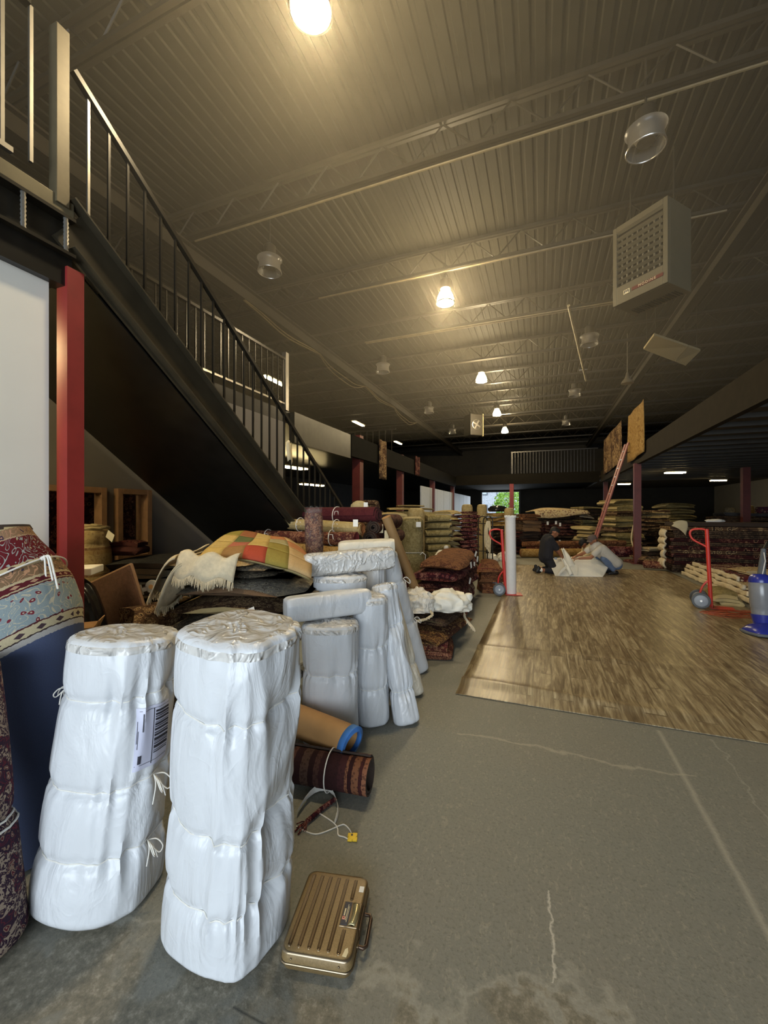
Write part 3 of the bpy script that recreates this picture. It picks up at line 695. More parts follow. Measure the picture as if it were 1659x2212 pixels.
# rugs hung over the right mezzanine edge
def hung(y0_, y1_, zt, zb, mat, label):
    obj('hung_rug', MB().grid(lambda u, v: (2.6 + 0.02 * math.sin(u * 9 + v * 2), y0_ + (y1_ - y0_) * u, zt - 0.02 * math.sin(u * 3.1) + (zb - zt) * v - 0.08 * u * v), 12, 12), mat, solid=0.015, label=label, cat='rug')
hung(12.9, 15.0, 4.62, 3.2, rug('tan', 5.0), 'tan patterned rug hung from the right mezzanine edge above the ladder')
hung(16.2, 20.4, 4.75, 3.3, rug('brown', 4.0), 'darker brown rug hung on the mezzanine edge behind the ladder top')
obj('spot_lamp', MB().lathe((2.25, 13.1, 5.15), [(0.16, 0.0), (0.14, 0.06), (0.06, 0.16), (0.03, 0.3), (0.012, 0.32), (0.012, 1.4)], 16), M['lr'], label='small unlit bell pendant above the hung tan rug', cat='lamp')

# ---------------------------------------------------------------- haze volume added under the roof to imitate the veil of lens flare
hz = bpy.data.materials.new('added_haze'); hz.use_nodes = True; nt = hz.node_tree; nt.nodes.clear()
vo = nt.nodes.new('ShaderNodeVolumeScatter'); vo.inputs['Color'].default_value = (*srgb(240, 232, 214), 1); vo.inputs['Density'].default_value = HAZE; vo.inputs['Anisotropy'].default_value = 0.35
mo_ = nt.nodes.new('ShaderNodeOutputMaterial'); nt.links.new(vo.outputs[0], mo_.inputs['Volume'])
obj('added_haze_layer', MB().box((-.8, 3.4, 5.0), (20, 15.0, 3.0)), hz, smooth=0, kind='stuff', label='thin dusty haze hanging under the dark roof', cat='haze')
# ---------------------------------------------------------------- generators: wrapped rolls, rolled rugs, folded rugs
LAT = Vector((CY, SY, 0)); FWD = Vector((-SY, CY, 0))
def smooth(pts, n=6):
    out = []
    for i in range(len(pts) - 1):
        p0, p1, p2, p3 = pts[max(i - 1, 0)], pts[i], pts[i + 1], pts[min(i + 2, len(pts) - 1)]
        for q in range(n):
            t_ = q / n; out.append(.5 * ((2 * p1) + (p2 - p0) * t_ + (2 * p0 - 5 * p1 + 4 * p2 - p3) * t_ ** 2 + (3 * p1 - p0 - 3 * p2 + p3) * t_ ** 3))
    return out + [pts[-1]]
def frame(a, b, ang):
    z = (b - a).normalized(); u = LAT * math.cos(ang) + FWD * math.sin(ang)
    if abs(z.dot(u)) > 0.9: u = Vector((0, 0, 1)) * math.cos(ang) + FWD * math.sin(ang)
    u = (u - z * u.dot(z)).normalized(); return u, z.cross(u), z
def interp(t, tab): return np.interp(t, [q[0] for q in tab], [q[1] for q in tab])
class Wrap:
    """a rug roll parcelled in polythene and tied round with cord"""
    def __init__(s, a, b, rx, ry, ang, ropes, seed, ex=2.4, prof=((0, 1), (1, 1)), amp=0.008, tilt=(0, 0), N=84, step=0.013, endr=0.035, pth=0.0):
        s.pth = pth
        s.a, s.b = Vector(a), Vector(b); s.L = (s.b - s.a).length; s.u, s.v, s.z = frame(s.a, s.b, ang)
        s.rx, s.ry, s.ex, s.prof, s.amp, s.tilt, s.N, s.endr = rx, ry, ex, prof, amp, tilt, N, endr
        s.ropes = ropes; s.w1 = Wob(seed, 16, 1, 3.2); s.w2 = Wob(seed + 1, 16, 1, 3); s.w3 = Wob(seed + 2, 10, .5, 1.5); s.w4 = Wob(seed + 3, 12, .8, 2); s.step = step
    def tr(s, r, th): return r[0] + r[1] * np.cos(th - r[2]) / s.L
    def S(s, th, t, off=0.0):
        th = np.asarray(th, float); t = np.asarray(t, float) + 0 * th
        c, q = np.cos(th), np.sin(th)
        e = 2.0 / s.ex
        x = np.sign(c) * np.abs(c) ** e; y = np.sign(q) * np.abs(q) ** e
        k = interp(t, s.prof)
        tb = s.endr / s.L
        k = k * np.where(t < tb, 0.80 + 0.20 * np.sqrt(np.clip(1 - (1 - t / tb) ** 2, 0, 1)), 1) * np.where(t > 1 - tb, 0.86 + 0.14 * np.sqrt(np.clip(1 - (1 - (1 - t) / tb) ** 2, 0, 1)), 1)
        pc = np.stack([c * 6.5, q * 6.5, t * s.L * 2.2], -1); pw = np.stack([c * 2.5, q * 2.5, t * s.L * 5.5], -1); pl = np.stack([c * 1.6, q * 1.6, t * s.L * 2.5], -1)
        d = s.amp * 0.5 * s.w3(pl) + s.amp * 0.45 * (1 - np.abs(s.w2(pw))) * (0.4 + 0.6 * np.clip(0.5 + 0.75 * np.cos(th - s.pth), 0, 1))
        pm = 0.22 + 0.78 * np.clip(0.5 + 0.75 * np.cos(th - s.pth), 0, 1)
        ple = (0.75 - 1.5 * np.abs(s.w1(pc))) * pm; ple2 = s.w4(np.stack([c * 15, q * 15, t * s.L * 2.5 + c], -1))
        for r in s.ropes:
            dist = (t - s.tr(r, th)) * s.L
            d = d - 0.014 * np.exp(-(dist / 0.02) ** 2) - 0.006 * np.exp(-(dist / 0.07) ** 2) + s.amp * (1.0 * ple + .3 * ple2 * pm) * np.exp(-np.abs(dist) / 0.075)
        top = np.exp(-(1 - t) * s.L / 0.06)
        d = d + s.amp * 0.5 * ple * top
        rr = np.sqrt((s.rx * x) ** 2 + (s.ry * y) ** 2) + 1e-9
        f = k + (d + off) / rr
        lx, ly = s.rx * x * f, s.ry * y * f
        h = t * s.L + (s.tilt[0] * lx + s.tilt[1] * ly) * t
        A = np.array(s.a)
        return A + lx[..., None] * np.array(s.u) + ly[..., None] * np.array(s.v) + h[..., None] * np.array(s.z)
    def build(s, name, label, cat='parcel', group=None, mat='wrap', cap=True, cord='cord'):
        root = empty(name, (s.a.x, s.a.y, min(s.a.z, s.b.z)), label, cat, group)
        th = np.linspace(0, 2 * np.pi, s.N, endpoint=False); m = max(18, int(s.L / s.step))
        ts = np.concatenate([[0, s.endr / s.L * 0.3, s.endr / s.L * 0.65], np.linspace(s.endr / s.L, 1 - s.endr / s.L, m), [1 - s.endr / s.L * 0.65, 1 - s.endr / s.L * 0.3, 1]])
        rings = [s.S(th, t) for t in ts]
        c0 = rings[0].mean(0); rings = [c0 + (rings[0] - c0) * 0.02, c0 + (rings[0] - c0) * 0.6] + rings
        mb = MB().loft(rings, True, not cap); obj('body', mb, M[mat], root, smooth=60)
        if cap:
            mb = MB(); rr = [s.S(th, 1 - 0.05 / s.L, 0.0025), s.S(th, 1 - 0.025 / s.L, 0.003), s.S(th, 1.0, 0.003)]
            rim = rr[-1]; c1 = rim.mean(0); w = Wob(int(s.L * 1000) + 5, 14, 1, 4)
            for q in (0.86, 0.7, 0.52, 0.34, 0.18, 0.04):
                p = c1 + (rim - c1) * q
                fold = w(np.stack([np.cos(th + q) * 5, np.sin(th + q) * 5, 0 * th + q * 4], -1))
                p = p + np.array(s.z) * ((0.012 * (1 - q) + 0.006 * fold * (1 - abs(q - .6)))[:, None] if hasattr(fold, 'shape') else 0)
                rr.append(p)
            mb.loft(rr, False, True); obj('end_wrap', mb, M['wrap_end'], root, smooth=50)
        for r in s.ropes:
            th2 = np.linspace(0, 2 * np.pi, 64, endpoint=False)
            mb = MB().tube(s.S(th2, s.tr(r, th2), 0.0015), 0.0024, 6, closed=True)
            if len(r) > 3:                                           # a bow at angle r[3]
                p = Vector(s.S(np.array([r[3]]), s.tr(r, np.array([r[3]])), 0.008)[0]); o_ = Vector(s.S(np.array([r[3]]), s.tr(r, np.array([r[3]])), 0.1)[0]) - p; o_.normalize()
                sd = s.z.cross(o_); g = Vector((0, 0, -1)); sz = r[4] if len(r) > 4 else 1.0
                for k_ in (1, -1):
                    lp = [Vector(q) for q in [p, p + (o_ * 0.03 + sd * 0.02 * k_ + g * 0.0) * sz, p + (o_ * 0.055 + sd * 0.028 * k_ + g * 0.03) * sz, p + (o_ * 0.05 + sd * 0.012 * k_ + g * 0.05) * sz, p + (o_ * 0.02 + g * 0.02) * sz, p]]
                    mb.tube(smooth(lp, 4), 0.0024, 6)
                    mb.tube(smooth([p, p + (o_ * 0.02 + sd * 0.012 * k_ + g * 0.03) * sz, p + (o_ * 0.024 + sd * 0.03 * k_ + g * 0.09) * sz], 4), 0.0024, 6)
            obj('rope', mb, M[cord], root)
        s.root = root
        return root
    def patch(s, name, th0, th1, t0, t1, off, mat, parent, nu=8, nv=8, mb=None):
        own = mb is None; mb = mb or MB()
        U = np.linspace(th0, th1, nu + 1); vs = []
        for t in np.linspace(t0, t1, nv + 1): vs.extend(s.S(U, t, off))
        n = nu + 1
        mb.add(vs, [(j * n + i, j * n + i + 1, (j + 1) * n + i + 1, (j + 1) * n + i) for j in range(nv) for i in range(nu)])
        return obj(name, mb, mat, parent) if own else mb

def roll(name, label, a, b, r, mo, mi, turns=4, seed=0, group=None, cat='rolled rug', ties=(), flat=1.0, core=0.28, lump=0.01, k=9, th0=0.0, ends=True):
    """a rolled rug: a real spiral of pile and backing"""
    r = (r - lump) * 0.93; a, b = Vector(a), Vector(b); u, v, z = frame(a, b, 0.3 + seed); L = (b - a).length
    root = empty(name, (a + b) / 2 - Vector((0, 0, r)), label, cat, group)
    n = int(turns * 22); ang = np.linspace(0, turns * 2 * np.pi, n) + th0; rho = np.linspace(core * r, r, n)
    tk = (1 - core) * r / turns * 0.78; w = Wob(seed * 7 + 3, 10, 1, 3)
    vs = []; uvs = []; arc = np.concatenate([[0], np.cumsum(np.diff(ang) * rho[1:])])
    for j in range(k):
        t = j / (k - 1); ro = rho * (1 + lump / r * w(np.stack([np.cos(ang) * 1.2, np.sin(ang) * 1.2, 0 * ang + t * L * 2], -1)))
        e = 0.012 * np.sin(rho / r * 7 + seed) * (1 if j in (0, k - 1) else 0)
        for side in (tk / 2, -tk / 2):
            pp = [a + z * float(t * L + e[i]) + (u * math.cos(q) + v * math.sin(q)) * float(ro[i] + side) for i, q in enumerate(ang)]
            if flat != 1.0:
                cz = (a + z * (t * L)).z; pp = [Vector((p.x, p.y, cz + (p.z - cz) * flat)) for p in pp]
            vs += pp; uvs += [(float(arc[i]), t * L) for i in range(n)]
    fo, fi = [], []
    for j in range(k - 1):
        A, B = j * 2 * n, (j + 1) * 2 * n
        for i in range(n - 1):
            fo.append((A + i, A + i + 1, B + i + 1, B + i)); fi.append((A + n + i + 1, A + n + i, B + n + i, B + n + i + 1))
        fi.append((A + n - 1, A + 2 * n - 1, B + 2 * n - 1, B + n - 1)); fi.append((A + n, A, B, B + n))
    for A, s_ in ((0, 1), ((k - 1) * 2 * n, -1)):
        for i in range(n - 1):
            f = (A + i, A + n + i, A + n + i + 1, A + i + 1); fi.append(f if s_ > 0 else f[::-1])
    mb = MB(); mb.add(vs, fo + fi, uvs); mb.m = [0] * len(fo) + [1] * len(fi)
    obj('rug', mb, [mo, mi], root, smooth=50)
    for tt in ties:
        c = a + z * (tt * L); rr = r + tk / 2 + 0.006
        ring = []
        for q in range(24):
            p = c + (u * math.cos(q * math.pi / 12) + v * math.sin(q * math.pi / 12)) * rr
            if flat != 1.0: p.z = c.z + (p.z - c.z) * flat
            ring.append(p)
        mb = MB().tube(ring, 0.0036 if L < 1.0 else 0.005, 5, closed=True)
        p = c + (-FWD + Vector((0, 0, 0.5))).normalized() * rr
        if ends:
            for s_ in (1, -1): mb.tube([p, p + z * 0.02 * s_ - FWD * 0.01, p + z * 0.03 * s_ - FWD * 0.012 + Vector((0, 0, -0.05))], 0.004, 5)
        obj('string', mb, M['cord'], root)
    return root

def folded(name, label, c, rot, lx, wy, th, layers, mo, mi=None, seed=0, group=None, arch=0.0, wav=0.012, cat='folded rug', ny=6, parent=None, tiltx=0.0, tilty=0.0, pile=None):
    """a folded rug: one ribbon laid back and forth; c is the middle of its underside"""
    c = Vector(c); h = th / layers; rt = min(h / 2, lx / 4); path = []
    for i in range(layers):
        z = (i + 0.5) * h; jl, jr = (random.Random(seed * 31 + i).uniform(-0.05, 0.02) * min(lx, 0.5) for _ in range(2))
        xs = np.linspace(-lx / 2 + rt - jl, lx / 2 - rt + jr, 7)
        if i % 2: xs = xs[::-1]
        path += [(x, z) for x in xs]
        if i < layers - 1:
            sg = -1 if i % 2 else 1; x0 = path[-1][0]
            for q in (-60, -30, 0, 30, 60): path.append((x0 + sg * rt * math.cos(R(q)), z + h / 2 + (h / 2) * math.sin(R(q))))
    p = np.array(path); n = len(p)
    d = np.gradient(p, axis=0); d /= np.linalg.norm(d, axis=1)[:, None] + 1e-9; nr = np.stack([-d[:, 1], d[:, 0]], 1)
    T = h * 0.43; A, B = p + nr * T, p - nr * T
    w = Wob((pile[0] if pile else seed) + 11, 10, 1, 3); w2 = Wob(seed + 23, 10, 2, 6)
    px, py = (c.x - pile[1].x, c.y - pile[1].y) if pile else (0, 0)
    cr, sr = math.cos(rot), math.sin(rot); vs = []
    for j in range(ny + 1):
        y = -wy / 2 + wy * j / ny
        for S_ in (A, B):
            x = S_[:, 0]; z = S_[:, 1]; yy = np.full(n, y)
            q = np.stack([x * 1.6, yy * 1.6, z * 3], -1); ex = wav * 1.5 * w2(q)
            gz = 1.0
            if pile:                                      # rugs of one pile sag together
                X_, Y_ = x + px * cr + py * sr, yy - px * sr + py * cr; za = c.z + z; gz = za / (za + 0.15)
                e = wav * w(np.stack([X_ * 1.6, Y_ * 1.6, 0 * X_], -1)) * gz
            else: X_, Y_ = x, yy; e = wav * w(q) * (0.35 + 0.65 * z / th); gz = z / th
            if j in (0, ny): yy = yy + wav * 1.8 * w2(np.stack([x, z * 9, 0 * x + j], -1))
            zz = z + e * 0.9 - arch * ((2 * X_ / (pile[2] if pile else lx)) ** 2) * gz - arch * 0.4 * ((2 * Y_ / (pile[3] if pile else wy)) ** 2) * gz + tiltx * x + tilty * yy
            zz = np.maximum(zz, 0.004)
            xx = x + ex
            vs += [c + Vector((float(xx[i] * cr - yy[i] * sr), float(xx[i] * sr + yy[i] * cr), float(zz[i]))) for i in range(n)]
    fo, fi = [], []
    for j in range(ny):
        a_, b_ = j * 2 * n, (j + 1) * 2 * n
        for i in range(n - 1):
            fo.append((a_ + i, b_ + i, b_ + i + 1, a_ + i + 1)); fi.append((a_ + n + i, a_ + n + i + 1, b_ + n + i + 1, b_ + n + i))
        fi.append((a_ + n - 1, b_ + n - 1, b_ + 2 * n - 1, a_ + 2 * n - 1)); fi.append((a_, a_ + n, b_ + n, b_))
    for a_, f_ in ((0, False), (ny * 2 * n, True)):
        for i in range(n - 1):
            f = (a_ + i, a_ + i + 1, a_ + n + i + 1, a_ + n + i); fi.append(f if not f_ else f[::-1])
    mb = MB(); mb.add(vs, fo + fi); mb.m = [0] * len(fo) + [1] * len(fi)
    if layers % 2 == 0 and mi: mo, mi = mi, mo      # the outer face of an even fold
    return obj(name, mb, [mo, mi or mo], None if parent is None else parent, smooth=55, label=label, cat=cat if parent is None else None, group=group)

ORD = ['topmost', 'second', 'third', 'fourth', 'fifth', 'sixth', 'seventh', 'eighth', 'ninth', 'tenth', 'eleventh', 'twelfth', 'thirteenth', 'fourteenth', 'fifteenth', 'sixteenth', 'seventeenth', 'eighteenth']
def stack(c, rot, items, where, group, z0=0.0, seed=0, jit=0.03, arch=0.0, wav=0.012, tiltx=0.0, tilty=0.0):
    """items from the floor up: (lx, wy, th, layers, colour words, outer, inner)"""
    z = z0; rnd = random.Random(seed); n = len(items); out = []
    for i, (lx, wy, th, ly, cw, mo, mi) in enumerate(items):
        k = n - 1 - i
        lab = '%s folded rug, %s in the %s' % (cw, 'topmost' if k == 0 else ORD[k] + ' from top', where)
        nw = lambda: len(lab.replace('-', ' ').split())
        if nw() > 14: lab = lab.replace('folded rug', 'rug')
        if nw() > 14: lab = lab.replace(' in the ', ' of ')
        if nw() > 16: print('LONG', lab)
        o = folded('folded_rug', lab, (c.x + rnd.uniform(-jit, jit), c.y + rnd.uniform(-jit, jit), z), rot + rnd.uniform(-1, 1) * jit * min(1, .5 / max(lx, wy)), lx, wy, th * 0.95, ly, mo, mi, seed * 17 + i, group, arch, wav, tiltx=tiltx, tilty=tilty, pile=(seed, c, max(q[0] for q in items), max(q[1] for q in items)))
        out.append(o); z += th
    return out, z
def tagcard(name, p, w, h, mat, label, cat='tag', rot=None, parent=None):
    rot = rot or Matrix.Rotation(YAW, 3, 'Z')
    mb = MB().box(p, (w, 0.003, h), rot)
    return obj(name, mb, mat, parent, smooth=0, label=label if parent is None else None, cat=cat if parent is None else None)
def crumple(name, label, c, sx, sy, sz, mat, seed, cat='bag', amp=0.25, n=60, k=38, flatb=0.35, tuft=None, hf=2.2):
    """a crumpled sack or sheet"""
    w1 = Wob(seed, 14, 1, 2.5); w2 = Wob(seed + 1, 16, 2, 6); w3 = Wob(seed + 2, 16, 7, 14); c = Vector(c); rings = []
    for j in range(k + 1):
        t = math.pi * (0.01 + 0.98 * j / k); a = np.linspace(0, 2 * np.pi, n, endpoint=False)
        nrm = np.stack([np.sin(t) * np.cos(a), np.sin(t) * np.sin(a), 0 * a - np.cos(t)], -1)
        f = 1 + amp * 0.5 * w1(nrm * 1.3) + amp * 0.5 * (0.5 - np.abs(w2(nrm * hf * 0.6))) + amp * 0.22 * (0.5 - np.abs(w3(nrm)))
        p = nrm * f[:, None] * np.array([sx, sy, sz])
        p[:, 2] = np.maximum(p[:, 2], -sz * flatb) + sz * flatb
        x = p[:, 0] * CY - p[:, 1] * SY; y = p[:, 0] * SY + p[:, 1] * CY
        rings.append(np.stack([x, y, p[:, 2]], -1) + np.array(c))
    root = empty(name, c, label, cat)
    obj('sack', MB().loft(rings), mat, root, smooth=45)
    if tuft:
        p = c + Vector(tuft); mb = MB()
        mb.lathe(p, [(0.03, -0.03), (0.025, 0.0), (0.05, 0.05), (0.04, 0.09), (0.005, 0.1)], 10)
        obj('knot', mb, mat, root)
    return root
def fringe(pts, dirs, length, n_each, r, mat, parent, seed=0, name='fringe'):
    rnd = random.Random(seed); mb = MB()
    for i in range(len(pts) - 1):
        for q in range(n_each):
            f = rnd.random(); p = Vector(pts[i]).lerp(Vector(pts[i + 1]), f); d = Vector(dirs[i]).lerp(Vector(dirs[i + 1]), f)
            L = length * rnd.uniform(0.6, 1.1); sd = Vector((rnd.uniform(-.2, .2), rnd.uniform(-.2, .2), rnd.uniform(-.1, .1)))
            mb.tube([p, p + (d + sd * .5) * L * 0.5, p + (d * 0.8 + sd + Vector((0, 0, -0.45))) * L], [r, r * 0.9, r * 0.5], 4)
    return obj(name, mb, mat, parent, kind='stuff')
# ================================================================ foreground parcels
W1 = Wrap(C(-.595, 1.525, 0), C(-.555, 1.575, 1.115), .212, .188, R(-27), [(.205, .03, 2.0), (.43, .035, 2.2), (.775, .03, 2.0)], 3, 3.0, ((0, 1.0), (.1, 1.02), (.3, 1.0), (.6, 1.0), (.9, .99), (1, .97)), .02, tilt=(-.03, .12), N=150, step=.008, endr=.022)
W1.build('wrapped_rug_parcel', 'largest white poly-wrapped rug parcel standing in front beside the brown case', group='white wrapped rug parcels')
W2 = Wrap(C(-1.165, 1.665, 0), C(-1.12, 1.77, 1.03), .215, .182, R(-8), [(.235, .02, 1.6, -.1, .9), (.48, .03, 1.7, -.1, 1.1), (.79, .02, 1.5, 3.5, .7)], 17, 2.4, ((0, 1.04), (.1, 1.07), (.25, 1.04), (.5, 1.02), (.8, .98), (1, .97)), .017, tilt=(0, .05), N=140, step=.009)
w2 = W2.build('wrapped_rug_parcel', 'white wrapped rug parcel with barcode sticker, left of the largest parcel', group='white wrapped rug parcels')
# the shipping label and its print
LS_ = .30
a0, a1, t0_, t1_ = -.92 + LS_, -.2 + LS_, .52, .745
lb = W2.patch('shipping_label', a0, a1, t0_, t1_, .004, plain('lilac_white_label', srgb(204, 206, 226), .45, var=.02), w2, 14, 14); lb['label'] = 'white sticker with black barcode'
mb = MB(); rnd = random.Random(4); t = .565
while t < .725:
    q = rnd.choice((.0025, .004, .008, .011)); W2.patch('', -.52 + LS_, -.24 + LS_, t, t + q, .0055, None, None, 4, 1, mb); t += q + rnd.choice((.003, .004, .006))
obj('barcode', mb, M['ink'], lb)
mb = MB(); W2.patch('', -.56 + LS_, -.545 + LS_, .53, .735, .0055, None, None, 1, 10, mb)
for b0, b1, s0, s1 in ((-.9, -.22, .538, .5395), (-.8, -.78, .66, .725), (-.88, -.87, .6, .665), (-.9, -.89, .62, .70), (-.85, -.78, .545, .575), (-.86, -.22, .733, .7345)):
    W2.patch('', b0 + LS_, b1 + LS_, s0, s1, .0055, None, None, 6, 3, mb)
obj('print_lines', mb, M['ink'], lb)
# the group of parcels behind
def parcel(a, b, rx, ry, ang, ropes, seed, label, **k):
    kw = dict(ex=2.5, amp=.017, N=84, step=.014); mat = k.pop('mat', 'wrap'); cap = k.pop('cap', True); kw.update(k)
    w = Wrap(a, b, rx, ry, ang, ropes, seed, **kw); w.build('wrapped_rug_parcel', label, group='white wrapped rug parcels', mat=mat, cap=cap); return w
parcel(C(-.37, 2.79, 0), C(-.37, 2.79, .80), .185, .15, R(4), [(.62, .02, 1.6)], 31, 'stout white parcel standing behind the brown paper roll', ex=3, amp=.019, pth=-.8)
parcel(C(-.10, 3.06, 0), C(-.12, 3.06, .93), .12, .15, R(20), [(.3, .01, 1.0), (.62, .01, 1.0)], 37, 'white standing parcel half hidden behind the stout parcel', ex=2.6)
parcel(C(-.36, 3.36, 0), C(-.36, 3.36, 1.04), .215, .17, R(6), [(.5, .01, 1.0)], 41, 'tall broad white parcel standing in the second rank', ex=2.8)
parcel(C(-.10, 3.72, 0), C(-.09, 3.72, 1.10), .11, .12, R(0), [(.78, .01, 1.0)], 43, 'narrow white parcel squeezed between the broad parcel and the leaning roll')
parcel(C(-.66, 2.72, .90), C(-.12, 3.0, .905), .078, .085, R(90), [], 47, 'white bolster parcel lying across the stout parcel in front', ex=3.2, cap=False, endr=.06, amp=.018)
parcel(C(-.63, 3.24, 1.12), C(.07, 3.46, 1.165), .075, .085, R(90), [], 53, 'shiny white bolster parcel lying on the tall broad parcel', ex=3.4, cap=False, endr=.06, mat='wrap_end', amp=.02)
parcel(C(-.42, 3.82, 1.19), C(.10, 3.82, 1.215), .085, .09, R(90), [], 59, 'cream-white bolster parcel lying highest, behind the other bolsters', ex=3.2, cap=False, endr=.07, mat='wrap_cream', amp=.018)
parcel(C(.165, 3.0, 0), C(-.005, 3.2, .98), .10, .09, R(10), [(.24, .015, 1.4), (.70, .01, 1.2)], 61, 'thin white parcel leaning back, nearest on the right of the group', ex=2.3)
parcel(C(.335, 3.98, 0), C(.015, 3.93, 1.15), .108, .10, R(0), [(.42, .01, 1.0, .1, 1.2), (.76, .01, 1.0, .1, 1.3)], 67, 'longest white parcel leaning left, tied with two bowed strings', ex=2.1, amp=.003)
parcel(C(.255, 3.46, 0), C(.03, 3.6, .8), .085, .085, R(0), [(.3, .01, 1.0)], 71, 'cream-white parcel leaning in the gap between the two leaning rolls', mat='wrap_cream')
parcel(C(-.02, 3.5, 0), C(-.03, 3.56, .8), .075, .075, R(0), [(.4, .01, 1.0)], 73, 'short white parcel in shadow behind the thin leaning parcel', mat='wrap_end')
# ---------------------------------------------------------------- brown paper roll with blue tape, dark patterned roll
a, b = C(-.74, 2.68, .25), C(-.185, 2.35, .215)
pr = empty('paper_roll', C(-.45, 2.36, .1), 'brown paper-covered roll with blue taped end, lying on the dark rug roll', 'roll')
mb = MB(); n = 40
AXP = (b - a).normalized(); AXS = Vector((0, 0, 1)).cross(AXP).normalized()
def oval(c, rx, rz, dx=0): return [c + AXP * (dx * math.sin(q * 2 * math.pi / n)) + AXS * (rx * math.cos(q * 2 * math.pi / n)) + Vector((0, 0, rz * math.sin(q * 2 * math.pi / n) - (0.03 * math.cos(q * 2 * math.pi / n)))) for q in range(n)]
mb.loft([oval(a, .085, .11), oval(a.lerp(b, .5), .085, .11), oval(b, .085, .11, .04)], True, False)
mb.loft([oval(b, .085, .11, .04), oval(b + AXP * .002, .068, .092, .04), oval(b - AXP * .25, .064, .086)], False, True)
obj('paper_cover', mb, M['cardboard'], pr, smooth=50)
mb = MB(); mb.loft([oval(b - AXP * .035, .0865, .1115, .04), oval(b + AXP * .004, .087, .112, .04), oval(b + AXP * .008, .062, .085, .04), oval(b - AXP * .02, .061, .083, .04)], False, False)
mb.grid(lambda u, v: b + AXP * (-.01 - .22 * u) - AXS * (.03 + .055 * v) + Vector((0, 0, -.093 - .018 * (1 - v) * u + .012 * math.sin(u * 9) * .3)), 8, 3)
obj('blue_tape', mb, M['tape_blue'], pr, solid=.002)
t = NT('banded_tribal_pile'); o = t.coord('UV'); vv = t.n('ShaderNodeSeparateXYZ', Vector=o).outputs['Y']
nn = t.math('ADD', vv, t.math('MULTIPLY', t.noise(t.mapping(o, (60, 60, 1)), 1.0, 2), .012))
cs = [(0, (28, 28, 40)), (.16, (30, 28, 36)), (.2, (84, 56, 46)), (.23, (44, 26, 26)), (.27, (76, 58, 50)), (.32, (40, 24, 24)), (.35, (70, 48, 42)), (.38, (48, 28, 28)), (.49, (60, 34, 34)), (.53, (120, 80, 58)), (.545, (44, 22, 22)), (.57, (112, 74, 52)), (.605, (60, 30, 28)), (.62, (126, 84, 62)), (.64, (70, 36, 32)), (.665, (140, 98, 66)), (.69, (130, 90, 60))]
cc = t.ramp(t.math('MULTIPLY', nn, 1.0), [(p, srgb(*c)) for p, c in cs], 'CONSTANT')
ck = t.n('ShaderNodeTexVoronoi', Vector=t.mapping(o, (70, 70, 1)), Scale=1.0).outputs['Distance']
cc = t.mix(t.ramp(ck, [(.25, (.55,) * 3), (.4, (0, 0, 0))], 'CONSTANT'), cc, srgb(40, 24, 24))
M['banded'] = t.done(cc, .95, 0, t.bump(t.noise(o, 220, 2), .4, .004), .15)
roll('rug_roll', 'dark banded tribal rug roll lying on the concrete under the paper roll', C(-.70, 2.37, .116), C(-.085, 2.215, .116), .108, M['banded'], back['dark'], 2.2, 2, 'loose rug rolls', ties=(.66,), ends=False, core=.66, lump=.004, k=15)
# strap, tassel, string and yellow tag on the floor
def gp(*pts, z=.004): return [G(x, y, 0) + Vector((0, 0, z)) for x, y in pts]
mb = MB(); pts = gp((640, 1768), (655, 1740), (680, 1716), (702, 1712), (720, 1722), (731, 1745), (731, 1765), (722, 1785)); wd = [.03, .036, .046, .05, .046, .03, .02, .016]
vs = []
for i, p in enumerate(pts):
    tg = (pts[min(i + 1, 7)] - pts[max(i - 1, 0)]).normalized(); sd = tg.cross(Vector((0, 0, 1)))
    vs += [p + sd * wd[i] * .2 + Vector((0, 0, wd[i] * 1.25)), p - sd * wd[i] * .2]
mb.add(vs, [(2 * i, 2 * i + 1, 2 * i + 3, 2 * i + 2) for i in range(7)])
obj('paper_strap', mb, M['paper'], solid=.002, subd=1, label='curl of white paper strap on the concrete by the dark rug roll', cat='strap')
ts = empty('tassel', G(700, 1760), 'dark red braided tassel lying inside the white paper curl', 'tassel')
ctr = gp((724, 1732), (706, 1745), (690, 1757), (676, 1770), (664, 1780), z=.014); mb = MB()
for k_ in range(3):
    pts = []
    for i in range(33):
        f = i / 32 * 4; j = min(3, int(f)); p = ctr[j].lerp(ctr[j + 1], f - j); a_ = i * .75 + k_ * 2.094
        pts.append(p + LAT * .007 * math.cos(a_) + Vector((0, 0, .007 * math.sin(a_))))
    mb.tube(pts, .0065, 6)
obj('braid', mb, rug('maroon', 60.0), ts)
mb = MB(); rnd = random.Random(3)
for i in range(16):
    d_ = (ctr[4] - ctr[3]).normalized() + Vector((rnd.uniform(-.7, .7), rnd.uniform(-.7, .7), 0)); mb.tube([ctr[4], ctr[4] + d_ * .025, ctr[4] + d_ * .05 + Vector((0, 0, -.009))], .0025, 4)
obj('tuft', mb, M['rug_maroon_60.0_'], ts)
sg = empty('string', G(700, 1795), 'cream string with a yellow plastic tag at its end on the concrete', 'string')
for q in (((640, 1786), (660, 1797), (682, 1803), (705, 1797), (735, 1784), (745, 1783), (755, 1793), (759, 1802)), ((690, 1758), (718, 1776), (729, 1790), (731, 1805), (745, 1810), (757, 1818))):
    obj('strand', MB().tube(smooth(gp(*q, z=.003)), .003, 6), M['cord'], sg)
c = G(761, 1811); mb = MB()
for dx, dy in ((-.011, .012), (.012, .013), (-.010, -.012), (.013, -.012)): mb.box(c + LAT * dx + FWD * dy + Vector((0, 0, .005)), (.022, .022, .008), Matrix.Rotation(.3, 3, 'Z'))
mb.box(c + Vector((0, 0, .006)), (.03, .03, .008), Matrix.Rotation(.9, 3, 'Z'))
